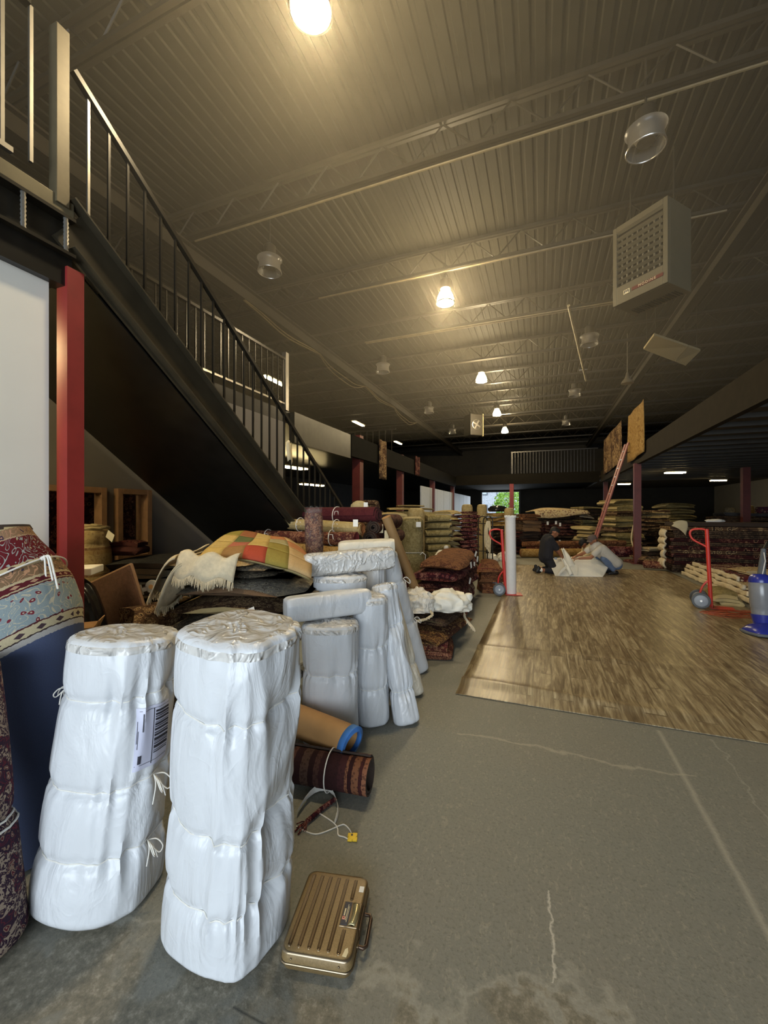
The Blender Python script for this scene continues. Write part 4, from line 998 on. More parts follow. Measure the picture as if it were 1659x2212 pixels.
tg_ = obj('yellow_tag', mb, M['yellow_tag'], sg, bevel=.002)
obj('hole', MB().lathe(c + LAT * -.002 + FWD * .008 + Vector((0, 0, .0095)), [(.005, 0), (.005, .002)], 10), M['ink'], tg_)

# ---------------------------------------------------------------- the brown hard case
CL, CWD, CH = .322, .252, .068
o_ = C(-.207, 1.515, 0); ly_ = (LAT * .047 + FWD * .305).normalized(); lx_ = Vector((ly_.y, -ly_.x, 0)); Rc = Matrix((lx_, ly_, Vector((0, 0, 1)))).transposed()
def K(x, y, z): return o_ + lx_ * x + ly_ * y + Vector((0, 0, z))
cs_ = empty('hard_case', o_, 'bronze ribbed hard-shell case lying flat on the concrete', 'case')
t = NT('bronze_shell'); o = t.coord(); f = t.noise(o, 180, 2)
M['bronze'] = t.done(t.ramp(f, [(.3, srgb(118, 98, 64)), (.7, srgb(138, 116, 78))]), .42, .18, t.bump(f, .08, .001), .5)
M['bronze_dark'] = plain('dark_bronze_rib', srgb(72, 54, 34), .4, metal=.4)
M['case_metal'] = plain('bronze_trim_metal', srgb(150, 134, 110), .28, metal=.85, var=.1)
def rrect(z, inset, r=.03, n=6):
    hx, hy = CWD / 2 - inset, CL / 2 - inset; out = []
    for cx, cy, a0 in ((hx - r, hy - r, 0), (-hx + r, hy - r, 90), (-hx + r, -hy + r, 180), (hx - r, -hy + r, 270)):
        out += [K(cx + r * math.cos(R(a0 + 90 * q / n)), cy + r * math.sin(R(a0 + 90 * q / n)), z) for q in range(n + 1)]
    return out
obj('base', MB().loft([rrect(.002, .014), rrect(.008, .005), rrect(.028, .0)]), M['bronze'], cs_, smooth=50)
obj('lid', MB().loft([rrect(.034, .0), rrect(.06, .003), rrect(.066, .007), rrect(CH, .014)]), M['bronze'], cs_, smooth=50)
obj('trim_band', MB().loft([rrect(.027, -.001), rrect(.029, -.0035), rrect(.032, -.0035), rrect(.034, -.001)], False, False), M['case_metal'], cs_, smooth=60)
obj('lid_edge', MB().loft([rrect(.0605, .0015), rrect(.064, .0025), rrect(.0665, .0065)], False, False), M['case_metal'], cs_, smooth=60)
xs = [-.097, -.063, -.028, .006, .040]
ribs = [(x, -.135, .135) for x in xs] + [(.076, -.138, -.06), (.076, .055, .135)]
for x, ya, yb in ribs:
    mb = MB()
    for sx, m_ in ((-.0035, 0), (.0035, 0)): mb.tube([K(x + sx, ya, CH - .0005), K(x + sx, ya + .004, CH + .0014), K(x + sx, yb - .004, CH + .0014), K(x + sx, yb, CH - .0005)], .0031, 6)
    rb = obj('rib', mb, M['bronze_dark'], cs_)
    obj('rib_highlight', MB().tube([K(x, ya + .004, CH + .001), K(x, yb - .004, CH + .001)], .0022, 6), M['bronze'], rb)
    obj('rib_tip', MB().ball(K(x, ya - .002, CH), .0045, 8, 6, (1, 1, .5)), M['case_metal'], rb)
# latch plate with its label, pull and handle on the right-hand side
lp = obj('latch_plate', MB().box(K(.086, -.003, CH), (.066, .094, .005), Rc), M['case_metal'], cs_, smooth=0, bevel=.002)
nl = obj('name_label', MB().box(K(.070, -.003, CH + .0035), (.026, .086, .002), Rc), M['ink'], lp, smooth=0, bevel=.004)
obj('logo_square', MB().box(K(.064, -.022, CH + .005), (.010, .011, .001), Rc), plain('pink_red_logo', srgb(222, 150, 128), .5), nl, smooth=0)
obj('logo_dot', MB().lathe(K(.064, -.022, CH + .0055), [(.0022, 0), (.0022, .0006)], 10), M['badge_red'], nl)
mb = MB(); rnd = random.Random(8)
for x, y0_, y1_, w_ in ((.064, -.013, .010, .005), (.072, -.03, .028, .0022), (.0765, -.036, .02, .0018)):
    y = y0_
    while y < y1_: s_ = rnd.uniform(.003, .006); mb.box(K(x, y + s_ / 2, CH + .005), (w_, s_, .0008), Rc); y += s_ + .0012
obj('print_lines', mb, M['paper_cream'], nl, smooth=0)
obj('latch_pull', MB().grid(lambda u, v: K(.086 + .024 * u + .006 * math.sin(v * math.pi), -.044 + .082 * v, CH + .0035 + .008 * math.sin(u * math.pi) * (.5 + .5 * math.sin(v * math.pi))), 8, 10), plain('pale_gold_latch', srgb(196, 184, 140), .25, metal=.7), lp, solid=.002)
obj('latch_side', MB().box(K(CWD / 2 + .002, -.003, .052), (.006, .09, .03), Rc), M['bronze_dark'], lp, smooth=0, bevel=.002)
hd = obj('handle', MB().tube([K(.126, -.07, .03), K(.147, -.075, .03), K(.156, -.066, .03), K(.156, .03, .03), K(.150, .042, .031), K(.126, .042, .033)], [.006, .0065, .007, .007, .0065, .006], 10), plain('dark_bronze_handle', srgb(78, 62, 50), .3, metal=.6), cs_, smooth=60)
for y in (-.07, .042): obj('handle_mount', MB().box(K(.127, y, .031), (.008, .024, .016), Rc), M['case_metal'], hd, smooth=0, bevel=.002)
obj('sticker', MB().box(K(.105, .102, CH + .0004), (.018, .024, .0008), Rc), M['paper'], cs_, smooth=0)
mb = MB(); q = [(-.008, -.012), (.006, -.014), (.010, .002), (.005, .016), (-.003, .010)]
mb.add([K(.098 + x, -.132 + y, CH + z) for z in (.0003, .0012) for x, y in q], [(4, 3, 2, 1, 0), (5, 6, 7, 8, 9)] + [(i, (i + 1) % 5, 5 + (i + 1) % 5, 5 + i) for i in range(5)])
obj('sticker', mb, M['paper_cream'], cs_, smooth=0)
for x in (-.083, .083): obj('rivet', MB().ball(K(x, -CL / 2 + .0005, .048), .0035, 8, 6), M['case_metal'], cs_)

# ================================================================ far left: Persian roll and busy roll
t = NT('persian_bands'); o = t.coord('UV'); sp = t.n('ShaderNodeSeparateXYZ', Vector=o); uu, vv = sp.outputs['X'], sp.outputs['Y']
S1 = srgb
bands = [(0, (84, 96, 128)), (.90, (190, 186, 180)), (.925, (60, 46, 44)), (.93, (202, 188, 152)), (.965, (84, 36, 40)), (.972, (148, 162, 164)), (1.135, (86, 26, 36)), (1.142, (196, 178, 140)), (1.15, (92, 24, 34)), (1.175, (196, 178, 140)), (1.182, (132, 106, 78)), (1.25, (200, 182, 140)), (1.275, (104, 22, 32)), (1.42, (196, 170, 136)), (1.428, (150, 120, 90)), (1.48, (196, 176, 130)), (1.50, (34, 34, 40))]
wv = t.math('ADD', vv, t.math('MULTIPLY', t.math('SUBTRACT', t.noise(t.mapping(o, (60, 60, 1)), 1, 1), .5), .012))
bandf = t.math('DIVIDE', wv, 1.6)
cb = t.ramp(bandf, [(p / 1.6, S1(*c)) for p, c in bands], 'CONSTANT')
nz = t.n('ShaderNodeTexNoise', Vector=o, Scale=9.0, Detail=1.0)
ow = t.n('ShaderNodeVectorMath', _operation='ADD', i0=o, i1=t.n('ShaderNodeVectorMath', _operation='SCALE', i0=nz.outputs['Color'], Scale=.12).outputs[0]).outputs[0]
ve = t.math('ABSOLUTE', t.math('SUBTRACT', t.math('FRACT', t.math('MULTIPLY', t.noise(o, 12.0, 1, .4, 1.6), 5.0)), .5))      # vine lines
vf = t.n('ShaderNodeTexVoronoi', Vector=ow, Scale=21.0).outputs['Distance']                                  # flower heads
ms = t.ramp(bandf, [(0, (0, 0, 0)), (.972 / 1.6, (1, 1, 1)), (1.135 / 1.6, (0, 0, 0)), (1.182 / 1.6, (1, 1, 1)), (1.25 / 1.6, (0, 0, 0)), (1.275 / 1.6, (1, 1, 1)), (1.42 / 1.6, (1, 1, 1)), (1.48 / 1.6, (0, 0, 0))], 'CONSTANT')
vine = t.ramp(bandf, [(0, S1(200, 192, 168)), (1.14 / 1.6, S1(196, 150, 116)), (1.275 / 1.6, S1(164, 172, 168)), (1.42 / 1.6, S1(198, 146, 116))], 'CONSTANT')
flow = t.ramp(bandf, [(0, S1(126, 44, 56)), (1.14 / 1.6, S1(64, 52, 66)), (1.275 / 1.6, S1(206, 188, 146)), (1.42 / 1.6, S1(70, 54, 72))], 'CONSTANT')
cb = t.mix(t.math('MULTIPLY', ms, t.ramp(ve, [(0, (1, 1, 1)), (.08, (1, 1, 1)), (.09, (0, 0, 0))])), cb, vine)
cb = t.mix(t.math('MULTIPLY', ms, t.ramp(vf, [(0, (1, 1, 1)), (.19, (1, 1, 1)), (.2, (0, 0, 0))])), cb, flow)
cb = t.mix(t.math('MULTIPLY', ms, t.ramp(vf, [(0, (1, 1, 1)), (.07, (1, 1, 1)), (.08, (0, 0, 0))])), cb, vine)
# small medallions on the guard bands
gu = t.math('ABSOLUTE', t.math('SUBTRACT', t.math('FRACT', t.math('MULTIPLY', uu, 13.0)), .5))
g1 = t.math('ADD', t.math('MULTIPLY', t.math('ABSOLUTE', t.math('SUBTRACT', vv, .948)), 22), gu); g2 = t.math('ADD', t.math('MULTIPLY', t.math('ABSOLUTE', t.math('SUBTRACT', vv, 1.163)), 30), gu); g3 = t.math('ADD', t.math('MULTIPLY', t.math('ABSOLUTE', t.math('SUBTRACT', vv, 1.262)), 30), gu)
for gg, c_ in ((g1, (74, 56, 62)), (g2, (190, 150, 120)), (g3, (80, 50, 56))): cb = t.mix(t.math('LESS_THAN', gg, .26), cb, S1(*c_))
fib = t.noise(t.mapping(o, (300, 300, 1)), 1, 2)
cb = t.mix(t.math('MULTIPLY', fib, .55), cb, S1(44, 38, 38))
M['persian'] = t.done(cb, .95, 0, t.bump(fib, .35, .004), .15)
PA, PB = C(-1.64, 1.83, 0), C(-1.79, 1.88, 1.47)
pu, pv, pz = frame(PA, PB, 0)
tab = ((0, .17), (.2, .21), (.45, .27), (.62, .31), (.74, .325), (.83, .295), (.9, .235), (.955, .17), (1, .13)); rings = []; uvs = []; wb = Wob(5, 8, 1, 2.5)
for j in range(49):
    t_ = j / 48; r_ = interp(t_, tab)
    for i in range(65):
        a_ = i * 2 * math.pi / 64; rr = r_ + .012 * float(wb(V(math.cos(a_), math.sin(a_), t_ * 4)))
        lx0 = rr * math.cos(a_); ly0 = rr * .78 * math.sin(a_)
        rings.append(PA.lerp(PB, t_) + pu * lx0 + pv * ly0); uvs.append((a_ * .3, t_ * 1.52 - .52 * lx0 + .03))
mb = MB(); mb.add(rings, [(j * 65 + i, j * 65 + i + 1, (j + 1) * 65 + i + 1, (j + 1) * 65 + i) for j in range(48) for i in range(64)], uvs)
pe = empty('persian_rug_roll', PA, 'thick rolled Persian rug, red and pale blue, leaning on the white wall panel', 'rolled rug')
obj('rug', mb, M['persian'], pe, smooth=60)
obj('rolled_end', MB().lathe(PB, [(.13, -.01), (.12, .012), (.1, -.012), (.085, .01), (.07, -.012), (.05, .008), (.03, -.01), (.005, -.01)], 40, pz), back['dark'], pe)
pts = []
for i in range(48):
    a_ = i * 2 * math.pi / 48; t_ = .80 - .22 * .0
    r0 = interp(t_, tab) + .014; lx0 = r0 * math.cos(a_); t2 = t_ + .45 * lx0 / 1.47
    r0 = interp(t2, tab) + .014; pts.append(PA.lerp(PB, t2) + pu * r0 * math.cos(a_) + pv * r0 * .78 * math.sin(a_))
mb = MB().tube(pts, .004, 6, closed=True)
k0 = pts[46]
for s_, L_ in ((1, .14), (.75, .1), (.45, .12)): mb.tube(smooth([k0, k0 + pu * .04 * s_ - FWD * .01 + Vector((0, 0, .008)), k0 + pu * (.07 * s_) - FWD * .02 + Vector((0, 0, -L_ * .5)), k0 + pu * (.09 * s_) - FWD * .025 + Vector((0, 0, -L_))], 5), .004, 6)
mb.ball(k0, .01, 8, 6)
obj('string', mb, M['cord'], pe)
sr = Wrap(C(-1.42, 1.43, 0), C(-1.56, 1.46, 1.0), .13, .13, 0, [(.42, .02, 1.5)], 91, 2.0, amp=.006, N=60)
root = empty('busy_rug_roll', C(-1.42, 1.43, 0), 'dark purple and cream busy-patterned rug roll standing at the left edge', 'rolled rug')
th = np.linspace(0, 2 * np.pi, 60, endpoint=False)
obj('rug', MB().loft([sr.S(th, q) for q in np.linspace(0, 1, 60)]), rug('busy', 34.0, warp=.6), root, smooth=60)
mb = MB(); th2 = np.linspace(0, 2 * np.pi, 40, endpoint=False)
for q in (.40, .425): mb.tube(sr.S(th2, q, .005), .004, 5, closed=True)
p = Vector(sr.S(np.array([-1.0]), .41, .01)[0])
for q in range(5): mb.tube([p, p + LAT * (.03 + .008 * q) + Vector((0, 0, -.005 * q)), p + LAT * (.05 + .01 * q) + Vector((0, 0, -.03 - .012 * q))], .003, 5)
obj('string', mb, M['cord'], root)

# ================================================================ under the stair, behind the post
br_ = Wrap(C(-2.88, 3.78, 0), C(-2.78, 3.82, 1.40), .21, .2, 0, [(.9, .01, 1.0)], 95, 2.2, ((0, 1.25), (.6, 1.15), (.85, 1.0), (1, .86)), amp=.008, N=60)
root = empty('rug_roll', C(-2.88, 3.78, 0), 'cream rug roll with two paper tags standing under the stair', 'rolled rug')
obj('rug', MB().loft([br_.S(th, q) for q in np.linspace(0, 1, 60)]), rug('cream', 20.0, stripes=2.2), root, smooth=60)
mb = MB()
for k_, (r_, z_) in enumerate(((.17, .0), (.12, .015), (.07, .02))): mb.tube([Vector(br_.b) + Vector((r_ * math.cos(q * .3927), r_ * math.sin(q * .3927), z_ + .008 * math.sin(q * 1.3 + k_))) for q in range(16)], .014, 6, closed=True)
obj('rolled_end', mb, back['cream'], root)
tagcard('paper_tag', P(163, 1152, 3.55), .07, .06, M['paper_cream'], '', parent=root, rot=Matrix.Rotation(.5, 3, 'X'))
tagcard('paper_tag', P(238, 1158, 3.56), .09, .07, M['paper'], '', parent=root, rot=Matrix.Rotation(.5, 3, 'Y'))
# furniture dolly on end
dl = empty('furniture_dolly', C(-1.95, 3.1, 0), 'carpet-topped wooden furniture dolly standing on end with a caster', 'dolly')
dz = Vector((0, 0, 0)) + LAT * -.36 + Vector((0, 0, .93)) + FWD * .12; dz.normalize(); dx = LAT * .9 + FWD * -.25; dx = (dx - dz * dx.dot(dz)).normalized(); dn = dz.cross(dx)
if dn.dot(FWD) > 0: dn = -dn
Rd = Matrix((dx, dz.copy(), dn)).transposed(); cd = C(-1.96, 3.12, .56)
if Rd.determinant() < 0: Rd = Matrix((dx, dz, -dn)).transposed()
obj('board', MB().box(cd, (.50, 1.1, .03), Rd), M['wood_trim'], dl, smooth=0, bevel=.02)
obj('carpet_top', MB().box(cd + dn * .018, (.48, 1.07, .012), Rd), plain('brown_dolly_carpet', srgb(106, 78, 66), .95, var=.2, scale=40, bump=.6, bscale=180), dl, smooth=0, bevel=.005)
for (a_, b_) in ((.2, .33), (-.16, .4)):
    p = cd + dx * a_ + dz * b_ - dn * .02
    cst = obj('caster', MB().box(p - dn * .01, (.07, .08, .012), Rd).beam(p - dn * .02 + dx * .02, p - dn * .06 + dx * .055, .035, .03), M['chrome'], dl, smooth=0)
    w_ = p - dn * .06 + dx * .085; mb = MB().lathe(w_ - dz * 0 - dn * .0 + FWD * .0, [(.02, -.016), (.048, -.014), (.052, 0), (.048, .014), (.02, .016)], 20, FWD)
    obj('wheel', mb, plain('pale_grey_wheel', srgb(150, 150, 144), .5), cst)
    obj('hub', MB().lathe(w_ - FWD * .018, [(.018, -.003), (.018, .003)], 12, FWD), M['cardboard'], cst)
crumple('black_plastic_bundle', 'black plastic-wrapped bundle beside the red post', C(-2.2, 2.85, 0), .24, .22, .62, M['black_plastic'], 7, 'bundle', .16, flatb=.8)
cb_ = empty('flat_carton', P(128, 1232, 2.7), 'white flat carton lying on the black plastic bundle', 'carton')
p = C(-2.2, 2.85, 1.14)
obj('box', MB().box(p, (.34, .24, .05), Matrix.Rotation(YAW + .3, 3, 'Z')), M['paper'], cb_, smooth=0, bevel=.006)
p = C(-1.9, 2.55, .42); cb_ = empty('cardboard_box', C(-1.9, 2.55, 0), 'narrow open cardboard box behind the Persian roll', 'box')
obj('carton', MB().box(p, (.17, .17, .84), Matrix.Rotation(YAW + .4, 3, 'Z')), M['cardboard'], cb_, smooth=0)
obj('flap', MB().box(p + LAT * .11 + Vector((0, 0, .42)), (.006, .15, .1), Matrix.Rotation(YAW + .4, 3, 'Z') @ Matrix.Rotation(.4, 3, 'Y')), M['cardboard'], cb_, smooth=0)
ch = rug('charcoal', 9.0)
stack(C(-2.32, 4.15, 0), YAW + .1, [(1.0, .7, .185, 3, 'charcoal', ch, back['dark'])] * 6, 'dark pile under the stair', 'charcoal rugs under the stair', seed=4, arch=.06, wav=.03)
folded('folded_rug', 'small maroon folded rug with pale loops in front of the timber window', C(-2.62, 4.12, 1.12), YAW, .32, .3, .16, 3, rug('maroon', 30.0), back['maroon'], 8, arch=.03, wav=.03)
# rugs seen through the storeroom window and hatch
for i, (y, m_, nm) in enumerate(((1.8, 'redbrown', 'red-brown rug hung in the storeroom behind the open hatch'), (2.95, 'darkred', 'dark rug stack side seen through the narrow timber window'))):
    obj('hung_rug', MB().grid(lambda u, v, y=y: (-5.2 + .03 * math.sin(u * 8), y - .6 + 1.6 * u, 1.95 - 1.6 * v), 10, 8), rug(m_, 16.0), solid=.02, label=nm, cat='rug')
# ================================================================ heap of folded rugs behind the front parcels
hb = C(-1.13, 3.36, 0)
HG = 'heap of folded rugs'
its = [(1.15, .86, .16, 2, 'dark brown', rug('brown', 12.0), back['dark']), (1.12, .84, .16, 2, 'grey', rug('grey', 12.0), back['brown']), (1.16, .86, .15, 4, 'tan flowered', rug('brown', 18.0), back['beige']), (1.1, .84, .15, 4, 'mottled grey', rug('silver', 20.0), back['cream']),
       (1.0, .82, .08, 2, 'yellow-olive', rug('olive', 22.0), back['beige']), (.86, .86, .12, 3, 'grey chequer-weave', rug('grey', 34.0), back['cream']), (1.04, .8, .12, 3, 'tan bordered', rug('brown', 24.0), back['beige']), (1.06, .82, .12, 3, 'grey-brown', rug('silver', 18.0), back['brown']), (1.0, .8, .06, 1, 'charcoal-backed', rug('grey', 14.0), back['dark']), (.98, .8, .08, 1, 'dark grey', rug('grey', 20.0), back['dark'])]
_, zt = stack(hb, YAW - .04, its, 'heap behind the front parcels', HG, seed=6, arch=.19, wav=.02, jit=.035)
folded('folded_rug', 'small grey chequer-weave rug end hanging right of the heap', C(-.515, 2.99, 0), YAW + .1, .1, .26, .95, 7, rug('grey', 40.0), back['cream'], 65, HG, .0, .02)
folded('folded_rug', 'brown flowered rug slumped down the left side of the heap', C(-1.80, 3.25, 0), YAW - .2, .26, .66, .86, 4, rug('brown', 24.0), back['brown'], 66, HG, .03, .04)
fr = folded('fringed_rug', 'cream-fringed Persian folded rug sticking out left under the checkered rug', C(-1.26, 3.25, zt - .045), YAW - .10, .60, .56, .10, 2, rug('cream', 30.0), back['cream'], 67, HG, .07, .02)
for q in range(3):
    def kil(u, v, q=q):          # the undyed end web, hanging off the left end in waves
        l = -1.50 - .15 * v + .05 * q + .03 * math.sin(u * 7 + q * 2); d = 3.50 - .62 * u - .04 * v
        return C(l, d, zt + .075 - .02 * q - .24 * v * v - .03 * v + .03 * math.sin(u * 9 + q * 1.7) * (.3 + v) - .06 * u)
    obj('kilim_end', MB().grid(kil, 26, 8), M['cream_fringe'], fr, solid=.008)
    pts = [kil(i / 12, 1.0) for i in range(13)]
    fringe(pts, [Vector((-.25, -.15, -.5))] * 13, .075, 16, .0035, M['cream_fringe'], fr, 3 + q)
def kil2(u, v): return C(-1.46 + .42 * u - .02 * v, 2.97 - .05 * math.sin(u * 3) - .10 * v, zt + .06 - .03 * u - .16 * v * v + .02 * math.sin(u * 14 + v * 3))
obj('kilim_end', MB().grid(kil2, 26, 8), M['cream_fringe'], fr, solid=.008)
fringe([kil2(i / 12, 1.0) for i in range(13)], [Vector((.1, -.3, -.5))] * 13, .07, 16, .0035, M['cream_fringe'], fr, 8)
# checkered rug on top: every colour block its own bit of pile
pal = [srgb(150, 136, 66), srgb(150, 96, 62), srgb(192, 166, 104), srgb(184, 124, 82), srgb(98, 106, 66), srgb(196, 168, 102), srgb(166, 156, 116), srgb(176, 106, 86), srgb(172, 76, 54), srgb(146, 130, 64), srgb(160, 122, 76), srgb(188, 158, 112)]
chk = [rug_mat('checker_block', (c, tuple(x * 1.1 for x in c), tuple(x * .92 for x in c), tuple(x * 1.05 for x in c)), 30.0, i) for i, c in enumerate(pal)]
BL, FL_, FR, BR = P(500, 1152, 3.72), P(428, 1198, 3.08), P(672, 1224, 2.98), P(640, 1170, 3.75)
def ck(u, v, dz=0.0):
    p = BL * (1 - u) * (1 - v) + FL_ * (1 - u) * v + FR * u * v + BR * u * (1 - v)
    p = p + Vector((0, 0, .045 * math.sin(math.pi * min(1, u * .95 + .04)) * (.6 + .5 * v) - .13 * max(0, u - .8) ** 1.5 * 7 * .5 + .012 * math.sin(u * 8 + v * 5) - .05 * (max(0, v - .8) / .2) ** 2 + dz))
    return p + LAT * (.05 * math.sin(v * math.pi) * u ** 3)
lay = [0, 1, 2, 3, 11, 5, 4, 5, 6, 3, 2, 7, 5, 9, 11, 5, 10, 8, 9, 11, 7, 2, 10, 8, 9]
mb = MB(); nu, nv, sub = 5, 4, 5
for a_ in range(nu):
    for b_ in range(nv):
        mb.grid(lambda u, v: ck((a_ + u) / nu, (b_ + v) / nv), sub, sub, m=lay[(b_ * nu + a_) % 25] % 12)
cr_ = empty('checkered_rug', ck(.5, .5) - Vector((0, 0, .05)), 'checkered rug of yellow, green, coral and red blocks, topping the heap', 'folded rug', HG)
obj('top_layer', mb, chk, cr_, solid=.022)
obj('under_layer', MB().grid(lambda u, v: ck(u * .985 + .005, v * .97 + .01, -.03), 24, 18), back['olive'], cr_, solid=.022)
fringe([P(497, 1160, 3.7), P(480, 1172, 3.55), P(466, 1180, 3.4)], [-LAT + Vector((0, 0, .3))] * 3, .06, 34, .004, M['cream_fringe'], cr_, 6)
tagcard('price_tag', C(-.93, 2.855, zt - .37), .06, .10, M['paper'], 'white paper tag on the grey chequer-weave rug in the heap', rot=Matrix.Rotation(YAW, 3, 'Z') @ Matrix.Rotation(-.4, 3, 'Y') @ Matrix.Rotation(-.5, 3, 'X'))

# ================================================================ rolled rugs piled by the stair foot
sg_ = [(1.3, .62, .165, 2, c, rug(m_, 12.0), back['dark']) for c, m_ in (('dark', 'dark'), ('maroon', 'maroon'), ('brown', 'brown'), ('dark red', 'darkred'), ('maroon', 'maroon'), ('dark', 'dark'))]
_, zr = stack(C(-.88, 4.62, 0), YAW, sg_, 'pile beneath the tied rug rolls', 'rugs beneath the tied rolls', seed=9)
RG = 'tied rug rolls by the stair foot'
roll('rug_roll', 'tan leopard-patterned rug roll, lowest of the tied rolls', P(575, 1182, 4.62), P(772, 1196, 4.22), .095, rug('tan', 12.0, warp=1.0), back['orange'], 4, 1, RG, flat=.9)
roll('rug_roll', 'red-brown patterned tied roll with a red spiral end', P(552, 1159, 4.72), P(768, 1162, 4.28), .088, rug('redbrown', 30.0), back['red'], 4, 2, RG, ties=(.14, .78))
roll('rug_roll', 'tan tied roll with maroon left end and hanging price tag', P(588, 1130, 5.0), P(782, 1141, 4.42), .086, rug('beige', 30.0), back['orange'], 4, 3, RG, ties=(.34, .74))
tagcard('price_tag', P(768, 1130, 4.28), .055, .075, M['paper'], 'white price tag on the tan tied rug roll', rot=Matrix.Rotation(YAW - .3, 3, 'Z'))
roll('rug_roll', 'burgundy plush roll lying highest among the tied rolls', P(600, 1116, 5.3), P(818, 1113, 4.72), .125, rug('burgundy', 20.0), back['maroon'], 3, 4, RG, flat=.9, ties=(.62,))
roll('rug_roll', 'short crimson roll end between the leopard roll and plastic tube', P(628, 1203, 4.25), P(668, 1210, 4.17), .06, rug('burgundy', 30.0), back['red'], 3, 5, RG)
for i, (px, py, d, r_, lab) in enumerate(((798, 1164, 4.62, .10, 'dark brown roll end facing out below the burgundy roll'), (806, 1140, 4.66, .10, 'dark roll tucked right under the burgundy plush end'), (830, 1128, 4.9, .12, 'black-mouthed dark roll with white tag, beside the leaning tube'), (838, 1162, 4.95, .11, 'lower black-mouthed dark roll beside the leaning tube'))):
    a_ = P(px, py, d); b_ = a_ + Vector((-.12, .75, .02)); b_.z = a_.z
    roll('rug_roll', lab, a_, b_, r_, rug('darkred', 24.0), back['dark'], 3, 6 + i, RG, core=.45 if i > 1 else .2)
for (px, py, d) in ((823, 1142, 4.78), (835, 1155, 4.8)): tagcard('paper_tag', P(px, py, d), .05, .1, M['paper_cream'], '%s oval paper tag hanging by the black-mouthed rolls' % ('upper' if px < 830 else 'lower'))
stack(C(.02, 5.25, 0), YAW + .25, [(.5, .5, .2, 2, 'dark red', rug('darkred', 16.0), back['dark'])] * 5, 'low stack under the black-mouthed rolls', 'rugs under the black-mouthed rolls', seed=12)
pt = empty('plastic_wrapped_tube', C(-.66, 3.98, 0), 'brown rug tube wrapped in clear shiny plastic, standing before the rolls', 'parcel')
a_, b_ = C(-.63, 3.96, 0), C(-.69, 3.98, 1.54)
w_ = Wrap(a_, b_, .083, .083, 0, [(.72, .01, 1)], 99, 2.0, amp=.006, N=40)
obj('rug', MB().loft([w_.S(np.linspace(0, 2 * np.pi, 40, endpoint=False), q) for q in np.linspace(0, 1, 30)]), rug('redbrown', 30.0), pt, smooth=60)
t = NT('clear_film'); o = t.coord(); v_ = t.n('ShaderNodeTexVoronoi', Vector=t.mapping(o, (14, 14, 8)), Scale=1.5, _feature='DISTANCE_TO_EDGE').outputs['Distance']
M['film'] = t.done(srgb(200, 196, 190), .1, 0, t.bump(t.math('ADD', v_, t.noise(o, 12, 3)), 1.0, .03), 1.0, Alpha=.1)
obj('film', MB().loft([w_.S(np.linspace(0, 2 * np.pi, 40, endpoint=False), q, .006 + .004 * (i % 2)) for i, q in enumerate(np.linspace(.01, 1, 30))] + [[Vector(p) + Vector((0, 0, .05 + .02 * math.sin(i * .9))) for i, p in enumerate(w_.S(np.linspace(0, 2 * np.pi, 40, endpoint=False), 1.0, .012))]], False, False), M['film'], pt, smooth=50)
mb = MB(); th2 = np.linspace(0, 2 * np.pi, 30, endpoint=False); mb.tube(w_.S(th2, .68, .012), .004, 5, closed=True); obj('string', mb, M['cord'], pt)
crumple('burlap_bundle', 'cream tagged burlap bundle on top of the burgundy roll', P(776, 1101, 5.1), .11, .1, .085, back['beige'], 31, 'bundle', .2)
tagcard('price_tag', P(790, 1092, 4.97), .05, .075, M['paper'], 'white price tag on the cream burlap bundle')
fold_g = 'stacked rugs by the stair foot'
stack(C(-.34, 8.5, 0), YAW + .1, [(.62, .6, .2, 2, c, rug(m_, 12.0), back[b_]) for c, m_, b_ in (('dark', 'dark', 'dark'),) * 5 + (('brown', 'brown', 'brown'), ('brown', 'brown', 'dark'), ('golden brown', 'brown', 'beige'), ('dark brown', 'brown', 'dark'))], 'tall brown stack left of the beige ones', fold_g, seed=14, arch=.02, wav=.03)
tb = empty('cardboard_tube', C(.65, 5.35, 0), 'brown cardboard tube leaning diagonally between the rolls and beige rugs', 'tube')
ta, tbp = P(834, 1117, 4.62), P(913, 1313, 4.86)
obj('tube', MB().tube([ta, tbp], .055, 20), M['kraft'], tb)
obj('end_disc', MB().lathe(ta, [(.05, .001), (.05, .003)], 16, ta - tbp), M['cardboard'], tb)

# ================================================================ beige and red stacks in the middle left
bg, ol, be, bo = rug('beige', 10.0), rug('olive', 10.0), back['beige'], back['olive']
w_ = Wrap(C(.50, 7.0, 0), C(.49, 7.0, 1.44), .185, .17, 0, [(.60, .02, 1)], 101, 2.3, ((0, 1.05), (.3, 1.1), (.6, 1.0), (1, .98)), amp=.008, N=50, step=.03)
root = empty('rug_roll', w_.a, 'beige rug roll tied round the waist, standing foremost of the beige rugs', 'rolled rug')
th5 = np.linspace(0, 2 * np.pi, 50, endpoint=False)
obj('rug', MB().loft([w_.S(th5, q) for q in np.linspace(0, 1, 40)]), ol, root, smooth=60)
obj('rolled_end', MB().lathe(w_.b, [(.16, 0), (.13, .03), (.1, .0), (.07, .03), (.03, .0)], 20), be, root)
mb = MB().tube(w_.S(th5, .60, .006), .005, 5, closed=True); p = Vector(w_.S(np.array([-.6]), .6, .02)[0])
for s_ in (-1, 1): mb.tube([p, p + LAT * .05 * s_ - FWD * .02 + Vector((0, 0, -.04)), p + LAT * .03 * s_ - FWD * .03 + Vector((0, 0, -.3))], .008, 5)
obj('string', mb, M['cord'], root)
tagcard('price_tag', P(904, 1133, 6.8), .08, .085, M['paper'], '', parent=root)
